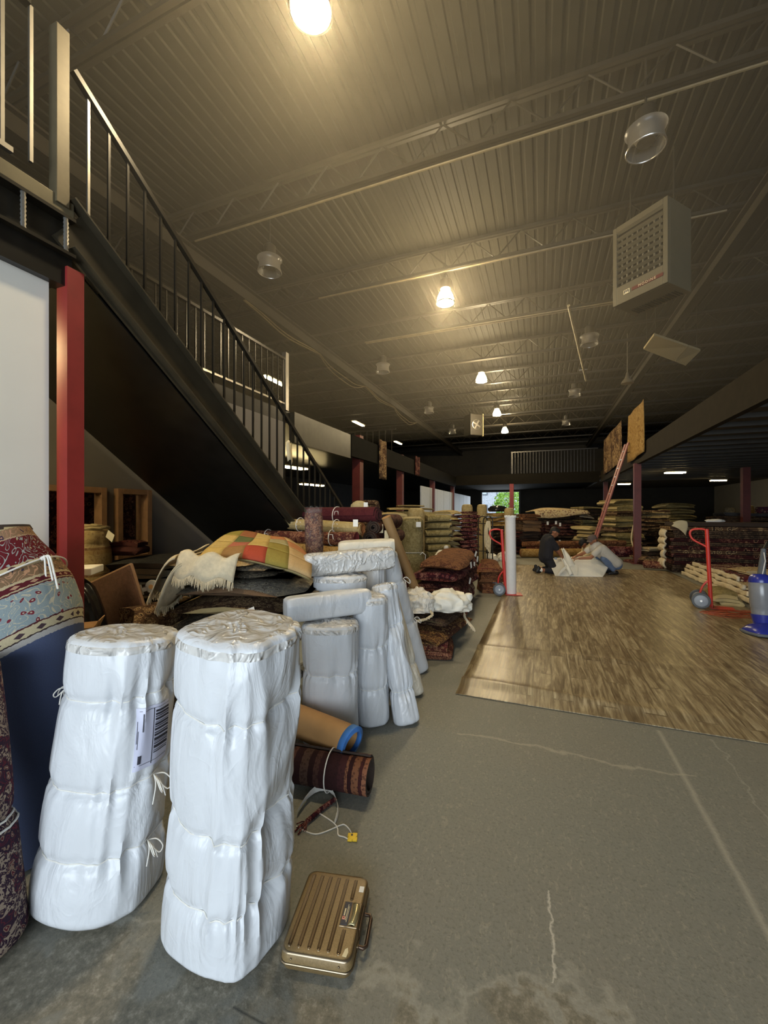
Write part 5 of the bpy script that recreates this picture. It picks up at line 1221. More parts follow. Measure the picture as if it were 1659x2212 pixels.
def post_roll(px, d, ztop, r_, mat, lab, lean=0.0, seed=0):
    c_ = P(px, 1106, d); c_.z = 0
    w_ = Wrap(c_, c_ + Vector((lean, 0, ztop)), r_, r_ * .9, 0, [(.7, .01, 1)], seed, 2.1, amp=.006, N=36)
    root = empty('rug_roll', c_, lab, 'rolled rug', 'standing beige rolls')
    obj('rug', MB().loft([w_.S(np.linspace(0, 2 * np.pi, 36, endpoint=False), q) for q in np.linspace(0, 1, 24)]), mat, root, smooth=60)
    obj('rolled_end', MB().lathe(w_.b, [(r_ * .85, 0), (r_ * .6, .02), (r_ * .4, 0), (r_ * .1, .02)], 16), be, root)
post_roll(899, 8.3, 1.61, .17, bg, 'beige roll standing just behind the tied foremost beige roll', seed=103)
post_roll(1009, 11.2, 1.74, .15, bg, 'beige roll standing behind the dark maroon stack', seed=104)
post_roll(1039, 11.8, 1.75, .14, bg, 'beige roll standing behind the black hoop cart', .03, 105)
post_roll(1100, 13.4, 1.66, .16, bg, 'beige roll standing just behind the white paper roll', seed=106)
bl = rug('beige', 18.0)
stack(P(846, 1106, 7.6) * 1 - Vector((0, 0, EYE)), YAW + .25, [(.5, .6, .155, 3, 'light beige', bl, be)] * 10, 'light beige stack behind the leaning tube', 'beige stacks', seed=21, arch=.03, wav=.02)
stack(P(937, 1106, 8.7) - Vector((0, 0, EYE)), YAW - R(90) + .2, [(.6, .5, .15, 2, 'olive beige', ol, be)] * 10, 'stack right of the tied beige roll', 'beige stacks', seed=22, arch=.02, wav=.02)
stack(P(970, 1106, 9.2) - Vector((0, 0, EYE)), YAW + .5, [(.34, .5, .115, 4, 'pale green-beige', bg, bo)] * 14, 'rippled stack between beige and maroon ones', 'beige stacks', seed=23, arch=.05, wav=.035)
mr_ = rug('maroon', 16.0)
stack(P(1004, 1106, 10.0) - Vector((0, 0, EYE)), YAW + .1, [(.46, .6, .1, 3, 'maroon', mr_, mr_)] * 15 + [(.44, .56, .08, 2, 'pinkish brown', rug('redbrown', 20.0), be)], 'tall maroon stack before the black hoop cart', 'maroon stack', seed=24, arch=.02, wav=.025)
stack(P(886, 1106, 10.4) - Vector((0, 0, EYE)), YAW, [(1.2, .8, .2, 2, 'olive', ol, bo)] * 8 + [(1.15, .75, .08, 2, 'beige', bg, be), (.7, .7, .06, 2, 'pale beige', bl, be)], 'broad stack behind all the beige rolls', 'beige stacks', seed=25, arch=.04, wav=.03)
sk = crumple('cloth_sack', 'cream gathered cloth sack standing behind the dark red rug stack', P(964, 1106, 7.95) - Vector((0, 0, EYE)), .25, .23, .43, M['white_sheet'], 41, 'sack', .22, flatb=.85, tuft=(0, 0, .80))
# dark red stack, with its flank to the open floor
dr, mrn = rug('maroon', 22.0), rug('darkred', 22.0)
cst_ = Vector((-1.42, 6.55, 0))
items = [(.64, 2.2, .15, 2, 'maroon', rug('maroon', 15.0), back['maroon']), (.66, 2.1, .15, 2, 'dark red', rug('persian_red', 18.0), back['maroon']), (.7, 2.3, .16, 2, 'crimson-flowered', rug('maroon', 11.0), back['red']), (.66, 2.2, .15, 2, 'dark red', rug('darkred', 18.0), back['maroon']), (.68, 2.25, .15, 2, 'purple-brown', rug('maroon', 24.0), back['maroon']), (.62, 2.0, .13, 2, 'rust-topped', rug('rust', 26.0), back['orange'])]
stack(cst_, .05, items, 'dark red stack beside the vinyl sheet', 'dark red rug stack', seed=31, jit=.05, arch=.05, wav=.035)
for i, (px, py, d) in enumerate(((6.6, .70, 0), (6.95, .66, 0), (7.3, .72, 0), (6.5, .46, 0), (7.1, .83, 0))):
    tagcard('price_tag', Vector((-1.05, px, py)), .045, .10, M['paper'], '%s white paper tag on the flank of the dark red stack' % ['first', 'second', 'third', 'lowest', 'topmost'][i], rot=Matrix.Rotation(R(70), 3, 'Z') @ Matrix.Rotation(.2 * (i - 1), 3, 'Y'))
stack(Vector((-1.0, 8.35, 0)), .2, [(.5, .8, .2, 2, 'rust red', rug('rust', 20.0), back['red']), (.48, .75, .2, 2, 'orange-brown', rug('rust', 26.0), back['orange']), (.44, .7, .16, 2, 'rust-checked', rug('rust', 34.0), back['red'])], 'rust pile behind the left hand truck', 'rust rugs', seed=33, arch=.06, wav=.04)
# lower front rugs with white bundles
LGp = 'floor pile nearest the parcels'
folded('folded_rug', 'bottom red folded rug of the floor pile, its folds open to the floor', Vector((-1.28, 4.62, 0)), .22, .62, .95, .15, 3, rug('maroon', 26.0), rug('redbrown', 26.0), 71, LGp, .02, .02)
folded('folded_rug', 'golden-flowered brown folded rug on the bottom red rug', Vector((-1.3, 4.72, .15)), -.12, .74, 1.1, .14, 2, rug('gold_brown', 20.0), back['maroon'], 72, LGp, .04, .03)
fr2 = folded('folded_rug', 'grey-brown folded rug with cream fringe beneath the white bundle', Vector((-1.26, 4.92, .285)), -.1, .72, .9, .12, 2, rug('dark', 20.0), back['olive'], 73, LGp, .05, .03)
fringe([P(1001, 1320, 4.75), P(1006, 1335, 4.6), P(1016, 1347, 4.55), P(1024, 1357, 4.5)], [Vector((.3, -.5, -.3))] * 4, .06, 40, .006, M['cream_fringe'], fr2, 12)
fringe([P(900, 1340, 4.4), P(920, 1336, 4.36), P(936, 1326, 4.4), P(930, 1318, 4.5)], [Vector((.1, -.6, .1))] * 4, .05, 40, .007, M['cream_fringe'], fr2, 13)
crumple('cloth_bundle', 'white knotted cloth bundle lying on the floor pile', P(974, 1316, 4.72), .24, .2, .15, M['white_sheet'], 51, 'bundle', .3, tuft=(.2, .02, .1), hf=3.2)
crumple('plastic_sheet', 'crumpled translucent white plastic sheet beside the longest leaning parcel', P(903, 1318, 4.62), .20, .2, .2, M['plastic_bag'], 53, 'sheet', .35, hf=3.0)
crumple('plastic_sheet', 'grey crumpled plastic wrap behind the leaning cardboard tube', Vector((-1.62, 5.25, .3)), .18, .16, .2, M['plastic_bag'], 57, 'sheet', .3)
stack(Vector((-1.62, 5.25, 0)), .1, [(.4, .36, .15, 2, 'beige', bg, be)] * 2, 'short pile under the grey plastic wrap', 'rugs under the plastic wrap', seed=59)
# black hoop cart
bc = empty('hoop_cart', P(1048, 1106, 8.9) - Vector((0, 0, EYE)), 'black tubular hand cart with two hoops and white rope', 'cart')
for i, (px, d) in enumerate(((1043, 8.9), (1054, 8.75))):
    a_ = P(px, 1106, d); a_.z = 0; hoop = [a_ + LAT * -.1, a_ + LAT * -.1 + Vector((0, 0, 1.36))] + [a_ + LAT * (-.1 * math.cos(q)) + Vector((0, 0, 1.36 + .1 * math.sin(q))) for q in (.5, 1.05, 1.57, 2.1, 2.64)] + [a_ + LAT * .1 + Vector((0, 0, 1.36)), a_ + LAT * .1]
    obj('hoop', MB().tube(hoop, .013, 8), M['rail'], bc)
mb = MB()
for z in (.35, .7, 1.05, 1.3): mb.tube([P(1043, 1106, 8.9) * 1 + LAT * -.1 + Vector((0, 0, z - EYE)), P(1054, 1106, 8.75) + LAT * .1 + Vector((0, 0, z - EYE))], .01, 6)
obj('cross_bar', mb, M['rail'], bc)
a_ = P(1052, 1106, 8.7)
mb = MB()
for q in range(4): mb.tube(smooth([a_ + LAT * (.015 * q) + Vector((0, 0, 1.36 - EYE)), a_ + LAT * (-.05 + .02 * q) + Vector((0, 0, 1.15 - EYE)), a_ + LAT * (-.03 + .03 * q) + Vector((0, 0, .8 - EYE - .05 * q)), a_ + LAT * (.05 + .01 * q) + Vector((0, 0, 1.1 - EYE)), a_ + LAT * (.02 * q) + Vector((0, 0, 1.36 - EYE))], 5), .01, 5)
obj('rope', mb, M['cream_cloth'], bc)

# ================================================================ red hand trucks
def hand_truck(base, h, label, ws=1.0, lean=-.06, yaw=0.0):
    A = LAT * math.cos(yaw) + FWD * math.sin(yaw); B = FWD * math.cos(yaw) - LAT * math.sin(yaw)
    e = empty('hand_truck', base, label, 'hand truck', 'red hand trucks')
    b0 = Vector(base) + Vector((0, 0, .03)); up = (Vector((0, 0, 1)) + A * lean).normalized(); top = b0 + up * h
    obj('frame', MB().tube([b0, b0 + up * (h * .5), top], .028, 12), M['red_paint'], e)
    hp = [top - up * .02, top - A * .07 + up * .0, top - A * .17 - up * .01, top - A * .215 - up * .05, top - A * .215 - up * .12, top - A * .17 - up * .19, top - A * .06 - up * .26, top - up * .30]
    obj('handle', MB().tube(smooth(hp, 4), .016, 10), M['red_paint'], e)
    ax = b0 - A * (.13 * ws) + Vector((0, 0, .09 * ws))
    obj('brace', MB().tube(smooth([b0 + up * .42, b0 + up * .36 - A * .06, b0 + up * .27 - A * .11, ax + up * .05, ax], 4), .015, 8), M['red_paint'], e)
    obj('axle', MB().tube([ax - B * .17, ax + B * .17], .012, 8).tube([b0 + up * .07, ax], .012, 8), M['red_paint'], e)
    for s_ in (-1, 1):
        w_ = ax + B * .17 * s_; r_ = .115 * ws
        wh = obj('wheel', MB().lathe(w_, [(r_ * .6, -.025), (r_ * .95, -.025), (r_, -.012), (r_, .012), (r_ * .95, .025), (r_ * .6, .025)], 28, B), M['rubber'], e)
        obj('hub', MB().lathe(w_ - B * .022, [(r_ * .72, -.004), (r_ * .6, -.012), (r_ * .3, -.006), (r_ * .12, -.014)], 24, B).lathe(w_ + B * .022, [(r_ * .72, .004), (r_ * .6, .012), (r_ * .3, .006)], 24, B), M['grey_plastic'], wh)
        obj('hub_bolt', MB().lathe(w_ - B * .036, [(r_ * .14, -.004), (r_ * .14, .01)], 6, B), M['chrome'], wh)
    mb = MB().box(b0 + A * .14 + Vector((0, 0, -.016)), (.30, .26, .008), Matrix.Rotation(YAW + yaw, 3, 'Z')).box(b0 + A * .0 + Vector((0, 0, .03)), (.008, .26, .1), Matrix.Rotation(YAW + yaw, 3, 'Z'))
    obj('toe_plate', mb, M['red_paint'], e, smooth=0)
    return e
hb1 = G(1092, 1284, .006); hand_truck(hb1, 1.19, 'red hand truck carrying the white paper roll at left', 1.0, -.06, R(-10))
wp = hb1 + LAT * .105 + FWD * .0
wr = empty('paper_roll', wp + Vector((0, 0, .02)), 'tall white paper roll standing on the left hand truck', 'paper roll')
wa, wb2 = wp + Vector((0, 0, .022)), wp + Vector((0, 0, 1.455)) - LAT * .015
obj('paper', MB().lathe(wa, [(.094, 0), (.096, .3), (.096, .9), (.094, (wb2 - wa).length)], 32, wb2 - wa, cap=True), plain('white_roll_paper', srgb(226, 224, 220), .6, var=.03, scale=30, bump=.3, bscale=30), wr)
mb = MB()
for i in range(26):
    a_ = i * .24; mb.box(wb2 + LAT * .092 * math.cos(a_) + FWD * .092 * math.sin(a_) + Vector((0, 0, .006 + .008 * math.sin(i * 2.3))), (.024, .024, .03), Matrix.Rotation(a_, 3, 'Z'))
obj('torn_edge', mb, M['paper'], wr, smooth=0)
hb2 = G(1536, 1313, .006); hand_truck(hb2, 1.24, 'empty red hand truck at right beside the orange cord', 1.1, -.045, R(-33))

# ================================================================ long rolls and stacks behind the people
LRG = 'long rolls on the floor'
roll('rug_roll', 'orange-tan long roll lying on the floor behind the kneeling man', P(1124, 1194, 13.9), P(1300, 1193, 13.7), .16, rug('tan', 6.0), back['orange'], 4, 1, LRG, cat='rolled rug')
roll('rug_roll', 'red-brown long roll behind the orange-tan one', P(1138, 1188, 14.5), P(1290, 1187, 14.2), .17, rug('redbrown', 8.0), back['red'], 4, 2, LRG)
roll('rug_roll', 'brown long roll resting on top behind the tarpaulin', P(1128, 1175, 14.2), P(1350, 1173, 13.95), .11, rug('rust', 8.0), back['orange'], 4, 3, LRG)
roll('rug_roll', 'purple-brown thick roll lying right of the crouching man', P(1296, 1192, 13.3), P(1371, 1193, 13.1), .20, rug('maroon', 12.0), back['brown'], 4, 4, LRG)
dk = rug('dark', 8.0); dk2 = rug('darkred', 8.0); ol6 = rug('olive', 6.0); br6 = rug('brown', 6.0); tn6 = rug('tan', 6.0)
def st(px, d, w, dep, items, where, group, rot=0.0, seed=0, arch=.02, wav=.03): return stack(P(px, 1106, d) - Vector((0, 0, EYE)), YAW + rot, [(w, dep, h, ly * 2 if h > .15 else ly, c, a, b) for (h, ly, c, a, b) in items], where, group, seed=seed, arch=arch, wav=wav, jit=.06)
D, DR_, O_, B_ = ('dark', dk, back['dark']), ('dark red', dk2, back['dark']), ('olive', ol6, be), ('brown', br6, back['brown'])
def L_(n, h, ly, k): return [(h, ly) + k] * n
g_ = 'rug stacks behind the people'
_, zd = st(1196, 16.2, 1.6, 1.0, L_(5, .13, 2, D) + L_(4, .12, 2, DR_) + L_(3, .13, 2, D), 'wide dark stack behind the kneeling person', g_, 0, 41)
cv = empty('cream_cover', P(1200, 1100, 16.0), 'cream rug thrown over the wide dark stack', 'rug')
c0 = P(1196, 1106, 16.2); 
obj('pile', MB().grid(lambda u, v: c0 + LAT * (-.95 + 2.05 * u) + FWD * (-.68 + 1.16 * v) + Vector((0, 0, zd + .05 - EYE + .14 * math.sin(min(1, u * 1.1) * 2.6) * (.4 + .6 * v) - .26 * max(0, .13 - v) / .13 * (1.2 - abs(u - .25)) + .02 * math.sin(u * 9 + v * 5))), 20, 14), rug('cream', 6.0, warp=.1), cv, solid=.03)
obj('grey_flap', MB().grid(lambda u, v: c0 + LAT * (.85 + .55 * u - .1 * v) + FWD * (-.60 + .9 * (1 - v)) + Vector((0, 0, zd + .08 - EYE - .18 * u - .45 * max(0, v - .5) * (1 - .5 * u))), 12, 12), rug('silver', 6.0), cv, solid=.03)
for i, (px, py) in enumerate(((1183, 1130), (1201, 1129), (1210, 1133), (1166, 1171), (1209, 1170))):
    tagcard('price_tag', P(px, py, 15.64), .075, .13, M['paper'], '%s white tag on the wide dark stack' % ['left', 'middle', 'right', 'low left', 'low right'][i])
st(1130, 15.2, .75, .9, L_(6, .14, 3, DR_) + L_(3, .13, 3, B_) + L_(2, .12, 2, ('rust', rug('rust', 8.0), back['orange'])), 'stack with rust top right of the white roll', g_, .3, 42)
st(1272, 17.0, 1.1, 1.0, L_(5, .16, 2, D) + L_(3, .15, 2, O_) + L_(3, .14, 2, D) + L_(1, .12, 2, O_), 'stack between cream cover and ladder', g_, 0, 43)
st(1268, 15.0, .45, .8, L_(8, .13, 4, ('cream-green', rug('beige', 8.0), be)), 'rippled cream pile at the ladder foot', g_, .5, 44, .05, .05)
st(1340, 15.2, .95, 1.0, L_(4, .2, 2, O_) + L_(1, .2, 2, B_) + L_(2, .2, 2, O_) + L_(1, .18, 2, B_) + L_(2, .22, 2, ('golden olive', rug('olive', 8.0), be)), 'tallest olive stack right of the ladder', g_, .05, 45, .03, .03)
st(1402, 16.2, .95, 1.0, L_(4, .2, 2, D) + L_(3, .18, 2, B_) + L_(4, .05, 2, ('cream', rug('cream', 8.0), back['cream'])) + L_(1, .1, 2, B_), 'stack with thin cream rugs right of the red post', g_, 0, 46)
st(1455, 18.0, 1.25, 1.0, L_(5, .2, 2, D) + L_(4, .24, 2, O_), 'big rounded olive stack under the right mezzanine', g_, 0, 47, .08, .05)
st(1075, 15.2, .7, .8, L_(4, .18, 2, D) + L_(2, .16, 2, ('dark', dk, back['dark'])) + L_(3, .16, 2, ('golden', tn6, back['beige'])), 'golden topped stack behind the left hand truck', g_, .1, 48)
crumple('dark_tarpaulin', 'crumpled dark tarpaulin heaped on the golden topped stack', P(1075, 1106, 15.2) + Vector((0, 0, 1.56 - EYE)), .34, .3, .17, M['black_plastic'], 61, 'tarpaulin', .3)
crumple('plastic_bag', 'white crumpled plastic bag on the floor behind the left hand truck', P(1062, 1106, 12.6) - Vector((0, 0, EYE)), .2, .2, .2, M['plastic_bag'], 63, 'bag', .3)
crumple('plastic_bag', 'second white plastic bag on the floor right of the first', P(1089, 1106, 13.0) - Vector((0, 0, EYE)), .22, .2, .2, M['plastic_bag'], 64, 'bag', .3)
# ladder
la, lb2 = Vector((P(1270, 1211, 13.0).x, P(1270, 1211, 13.0).y, 0)), P(1354, 958, 13.0)
ldr = empty('ladder', la, 'faded red ladder leaning on the right mezzanine edge', 'ladder')
sd_ = FWD * .17
for s_ in (-1, 1): obj('rail', MB().beam(la + sd_ * s_ + LAT * .055 * s_, lb2 + sd_ * s_ + LAT * .055 * s_, .03, .09, up=FWD), M['ladder'], ldr, smooth=0)
for i in range(13):
    p = la.lerp(lb2, .06 + i * .073); obj('rung', MB().tube([p - sd_ - LAT * .055, p + sd_ + LAT * .055], .016, 8), M['chrome'], ldr)
# ================================================================ right side: long dark stack, cream pile, cord, vacuum
LS = Vector((5.1, 12.95, 0)); rnd = random.Random(2)
pick = [('dark', rug('dark', 6.0), back['dark']), ('dark red', rug('darkred', 6.0), back['dark']), ('brown', rug('brown', 6.0), back['dark']), ('maroon', rug('maroon', 6.0), back['maroon'])]
its = []
for i in range(12):
    c_, a_, b_ = pick[rnd.choice((0, 0, 1, 1, 2, 3))]; its.append((rnd.uniform(.98, 1.06), 3.9 + rnd.uniform(-.1, .1), .098, 2, 'long ' + c_, a_, b_))
its.append((1.0, 3.8, .12, 1, 'long dark plush', rug('dark', 10.0), back['dark']))
ls, zl = stack(LS, R(90), its, 'long stack at right', 'long dark stack at right', seed=51, jit=.02, wav=.006)
LSx = LS.x - 1.98
for i, (zz, w_, h_) in enumerate(((.16, .30, .22), (.42, .16, .2), (.60, .34, .16), (.78, .36, .16), (.95, .30, .2))):
    k_ = min(11, int(zz / .1))
    mb = MB(); wv_ = Wob(i + 70, 10, 1, 3)
    mb.grid(lambda u, v: Vector((LSx - .11 - .05 * math.sin(v * 3.1) - .02 * math.sin(u * 14 + i), LS.y - .52 + w_ * 1.6 * u, zz - .06 + h_ * v + .015 * math.sin(u * 17 + i))), 14, 5)
    obj('fringed_end', mb, M['cream_fringe'], ls[k_], solid=.035)
mb = MB().grid(lambda u, v: Vector((LSx + .02 + .30 * u + .02 * math.sin(v * 5), LS.y - .56 - .02 * math.sin(u * 3), 1.28 - .36 * v * (.25 + .75 * u) + .06 * math.sin(u * 2.6))), 12, 10)
obj('draped_edge', mb, back['cream'], ls[-1], solid=.03)
o_ = folded('folded_rug', 'thin red rug on the right end of the long dark stack', (6.4, 12.9, zl), R(90), .9, 1.5, .05, 1, rug('burgundy', 8.0), plain('pink_edge', srgb(176, 84, 76), .9), 77, 'long dark stack at right')
crumple('paper_scrap', 'white crumpled scrap on top of the long dark stack', (4.15, 12.75, zl), .28, .12, .05, M['paper'], 79, 'scrap', .3)
# pile at the left end of the long stack
g_ = 'loose rugs left of the long stack'
stack(Vector((3.02, 14.2, 0)), .3, [(.8, .9, .14, 2, 'dark red', dk2, back['dark']), (.75, .8, .13, 2, 'brown', br6, back['cream']), (.7, .8, .12, 2, 'dark', dk, back['cream']), (.4, .5, .14, 3, 'pale cream', rug('cream', 12.0), back['cream'])], 'loose pile left of the long stack', g_, seed=53, arch=.05, wav=.05)
roll('rug_roll', 'brown flowered roll on the floor at the left end of the long stack', Vector((2.62, 12.95, .12)), Vector((3.02, 12.75, .12)), .12, rug('redbrown', 16.0), back['brown'], 3, 9, g_)
# draped cream cord / strap on the post stack
mb = MB()
for q in range(3): mb.tube(smooth([P(1368 + 5 * q, 1135, 13.9), P(1364 + 6 * q, 1165, 13.8), P(1372 + 6 * q, 1190, 13.6), P(1380 + 6 * q, 1207, 13.4)], 5), .022, 6)
obj('cloth_strips', mb, M['cream_cloth'], label='cream cloth strips hanging beside the red post', cat='cloth')
# cream pile along the vinyl edge
cp_ = []
g_ = 'cream-edged pile by the right hand truck'
cm, rdm = rug('cream', 9.0), rug('persian_red', 9.0)
names = ['bottom cream-fringed rug of the pile behind the right hand truck', 'red folded rug second from the floor behind the right hand truck', 'cream folded rug third from the floor behind the right hand truck', 'red-topped rug fourth from the floor behind the right hand truck']
z = 0
for i, (lab, m_, b_, wy, xo) in enumerate(zip(names, (cm, rdm, cm, rdm), ('cream', 'red', 'cream', 'red'), (3.7, 3.3, 3.0, 2.4), (0, .04, .08, .14))):
    o_ = folded('folded_rug', lab, (3.72 + xo, 10.25 + .12 * i, z), -.03, .8, wy, .085, 2, m_, back[b_], 80 + i, g_, 0, .02, ny=14); z += .087
    mb = MB().grid(lambda u, v: Vector((3.30 + xo - .03 - .015 * math.sin(u * 31 + i) * v - .012 * math.sin(u * 71 + i * 3) * v, 10.25 + .12 * i - wy / 2 + wy * u, z + .004 - .085 * v + .010 * math.sin(u * 23 + i * 2) + .006 * math.sin(u * 57 + i))), 60, 3)
    obj('fringed_edge', mb, M['cream_fringe'], o_, solid=.045)
for i, (y, L__, lab) in enumerate(((9.35, .9, 'short cream folded rug lying upper left on the cream-edged pile'), (8.95, .75, 'short cream folded rug lying upper right on the cream-edged pile'))):
    folded('folded_rug', lab, (3.95 + .1 * i, y + (.9 if i == 0 else 0), z), .1, .6, L__, .11, 3, cm, back['cream'], 86 + i, g_, .03, .04)
folded('folded_rug', 'beige folded rug end at the near end of the cream-edged pile', (3.0, 8.75, 0), -.15, .36, .8, .2, 3, rug('olive', 8.0), back['beige'], 90, g_, .05, .03)
# orange cord
oc = G(1592, 1330); rnd = random.Random(12); mb = MB()
for q in range(8):
    pts = []; ph = rnd.uniform(0, 6.28); sx, sy = rnd.uniform(.22, .42), rnd.uniform(.08, .2); cx, cy = rnd.uniform(-.1, .1), rnd.uniform(-.06, .06); rot_ = rnd.uniform(-.25, .1)
    for i in range(40):
        a_ = i * 2 * math.pi / 40; x = sx * math.cos(a_ + ph) + .03 * math.sin(3 * a_ + q); y = sy * math.sin(a_ + ph) + .02 * math.sin(4 * a_ + q)
        pts.append(oc + LAT * (cx + x) + FWD * (cy + y + rot_ * x) + Vector((0, 0, .018 + .004 * q)))
    mb.tube(pts, .0045, 5, closed=True)
for q in range(3): mb.tube(smooth([oc + LAT * (-.42 + .1 * q) + FWD * (.1 - .08 * q) + Vector((0, 0, .02)), oc + LAT * -.2 + FWD * (-.12 * q) + Vector((0, 0, .06)), oc + LAT * .3 + FWD * (.1 - .1 * q) + Vector((0, 0, .05)), oc + LAT * .75 + FWD * (-.1 - .05 * q) + Vector((0, 0, .02))], 6), .0055, 5)
obj('extension_cord', mb, M['orange_cord'], label='tangle of orange extension cord on the floor by the right hand truck', cat='cord')
# vacuum cleaner
vb = C(4.78, 5.12, .006); vc = empty('vacuum_cleaner', vb, 'blue upright vacuum cleaner with smoky bin at the right edge', 'vacuum cleaner')
mb = MB()
rings = []
for q, (dx, sx, h_) in enumerate(((-.20, .10, .02), (-.19, .13, .06), (-.12, .16, .11), (-.02, .17, .14), (.1, .16, .15), (.2, .1, .12))):
    rings.append([vb + LAT * dx + FWD * (sx * math.cos(a_)) + Vector((0, 0, max(.012, .02 + h_ * max(0, math.sin(a_))))) for a_ in [i * 2 * math.pi / 20 for i in range(20)]])
obj('floor_head', MB().loft(rings), M['blue_plastic'], vc, smooth=60)
obj('bumper', MB().tube([vb + LAT * (-.1 + .0) + FWD * -.165 + Vector((0, 0, .03)), vb + LAT * -.19 + FWD * -.12 + Vector((0, 0, .03)), vb + LAT * -.215 + Vector((0, 0, .03)), vb + LAT * -.19 + FWD * .12 + Vector((0, 0, .03))], .018, 8), M['rubber'], vc)
ax = (Vector((0, 0, 1)) + LAT * .05 + FWD * .12).normalized(); q0 = vb + LAT * .02 + FWD * .05 + Vector((0, 0, .12))
obj('neck', MB().lathe(q0, [(.085, 0), (.1, .06), (.11, .12)], 20, ax), M['blue_plastic'], vc)
obj('dust_bin', MB().lathe(q0, [(.10, .12), (.105, .15), (.105, .2), (.112, .21), (.115, .5), (.11, .52)], 24, ax), M['smoke_plastic'], vc)
obj('bin_cap', MB().lathe(q0, [(.112, .52), (.115, .55), (.10, .6), (.07, .63)], 24, ax), M['blue_plastic'], vc)
obj('spine', MB().tube([q0 + LAT * .09 + FWD * .08, q0 + LAT * .1 + FWD * .08 + ax * .6, q0 + LAT * .13 + FWD * .06 + ax * .95], [.05, .045, .025], 10), M['rubber'], vc)
hp = q0 + LAT * .13 + FWD * .06 + ax * .93
obj('handle', MB().tube([hp, hp + LAT * .05 + Vector((0, 0, .1)), hp + LAT * .13 + Vector((0, 0, .13)), hp + LAT * .18 + Vector((0, 0, .06)), hp + LAT * .13 + Vector((0, 0, -.06))], .02, 8), M['rail'], vc)
obj('cable', MB().tube([q0 + LAT * .02 + ax * .62 - FWD * .02, q0 + LAT * .06 + ax * .8 - FWD * .03, hp], .006, 5), M['cord'], vc)
# far right rows under the mezzanine
g_ = 'far rugs under the right mezzanine'
stack(Vector((7.3, 17.6, 0)), R(90), [(1.0, 3.4, .14, 2, 'dark', dk, back['dark'])] * 10 + [(.9, 3.0, .12, 2, 'blackish', rug('charcoal', 6.0), back['dark'])], 'long far stack behind the right one', g_, seed=57, wav=.03)
def far_roll(px, d, ztop, zb, r_, mat, lab):
    c_ = P(px, 1106, d); c_.z = zb; b_ = c_.copy(); b_.z = ztop
    root = empty('rug_roll', c_, lab, 'rolled rug', g_); w_ = Wrap(c_, b_, r_, r_, 0, [], 7, 2.0, amp=.005, N=28)
    obj('rug', MB().loft([w_.S(np.linspace(0, 2 * np.pi, 28, endpoint=False), q) for q in np.linspace(0, 1, 16)]), mat, root, smooth=60)
    obj('rolled_end', MB().lathe(b_, [(r_ * .8, 0), (r_ * .5, .02), (r_ * .1, 0)], 14), back['cream'], root)
far_roll(1616, 17.0, 1.80, 0, .2, rug('tan', 8.0), 'golden roll standing under the right mezzanine near the pale wall')
far_roll(1649, 14.8, 1.74, 0, .24, rug('busy', 10.0), 'dark flowered roll standing at the right edge of view')
far_roll(1577, 20.0, 1.75, 0, .22, rug('silver', 8.0), 'pale grey roll standing far back at right')
# left mezzanine: things hung on the posts between the tubes
g_ = 'dark rugs hung on the left mezzanine edge'
for i, (y, w_, m_, z0_, z1_, nm) in enumerate(((10.75, .5, 'brown', 3.62, 2.5, 'nearer'), (14.3, .5, 'darkred', 3.6, 2.9, 'farther'))):
    obj('hung_rug', MB().grid(lambda u, v: (-4.29 + .02 * math.sin(u * 8), y + w_ * u, z0_ + (z1_ - z0_) * v), 8, 8), rug(m_, 8.0), solid=.02, label='%s dark rug strip hung over the left mezzanine edge between red posts' % nm, cat='rug', group=g_)

# ================================================================ the people with the sheet
def fig(base, s=1.0):
    b = Vector(base)
    return lambda x, y, z: b + LAT * (x * s) + FWD * (y * s) + Vector((0, 0, z * s))
def blob(name, caps, mat, parent, vox=.012, balls=(), it=4):
    mb = MB()
    for c in caps: mb.capsule(*c)
    for c, r_, sc in balls: mb.ball(c, r_, 14, 10, sc)
    o = obj(name, mb, mat, parent, smooth=0)
    o.data.polygons.foreach_set('use_smooth', np.ones(len(o.data.polygons), bool))
    m_ = o.modifiers.new('remesh', 'REMESH'); m_.mode = 'VOXEL'; m_.voxel_size = vox; m_.use_smooth_shade = True
    m2 = o.modifiers.new('smooth', 'SMOOTH'); m2.iterations = it; m2.factor = .5
    return o
def hand(w, d, up, caps, size=1.0):
    """palm, four fingers and a thumb reaching along d from the wrist w"""
    d = d.normalized(); sd = d.cross(up).normalized(); n = sd.cross(d)
    pm = w + d * .07 * size
    for k in range(4):
        o = (k - 1.5) * .02 * size; k0 = w + sd * o * .6 + d * .02 * size; k1 = w + sd * o + d * .085 * size; L = (.036, .042, .04, .032)[k] * size
        k2 = k1 + (d - n * .35).normalized() * L; k3 = k2 + (d * .5 - n * .9).normalized() * L * .8
        caps += [(k0, k1, .013 * size, .012 * size), (k1, k2, .0095 * size, .009 * size), (k2, k3, .009 * size, .0075 * size)]
    t0 = w + d * .02 * size + sd * .03 * size; t1 = t0 + (d * .6 + sd * .7).normalized() * .045 * size; t2 = t1 + (d * .9 - n * .4).normalized() * .035 * size
    caps += [(w, t0, .015 * size, .014 * size), (t0, t1, .013 * size, .011 * size), (t1, t2, .011 * size, .009 * size)]
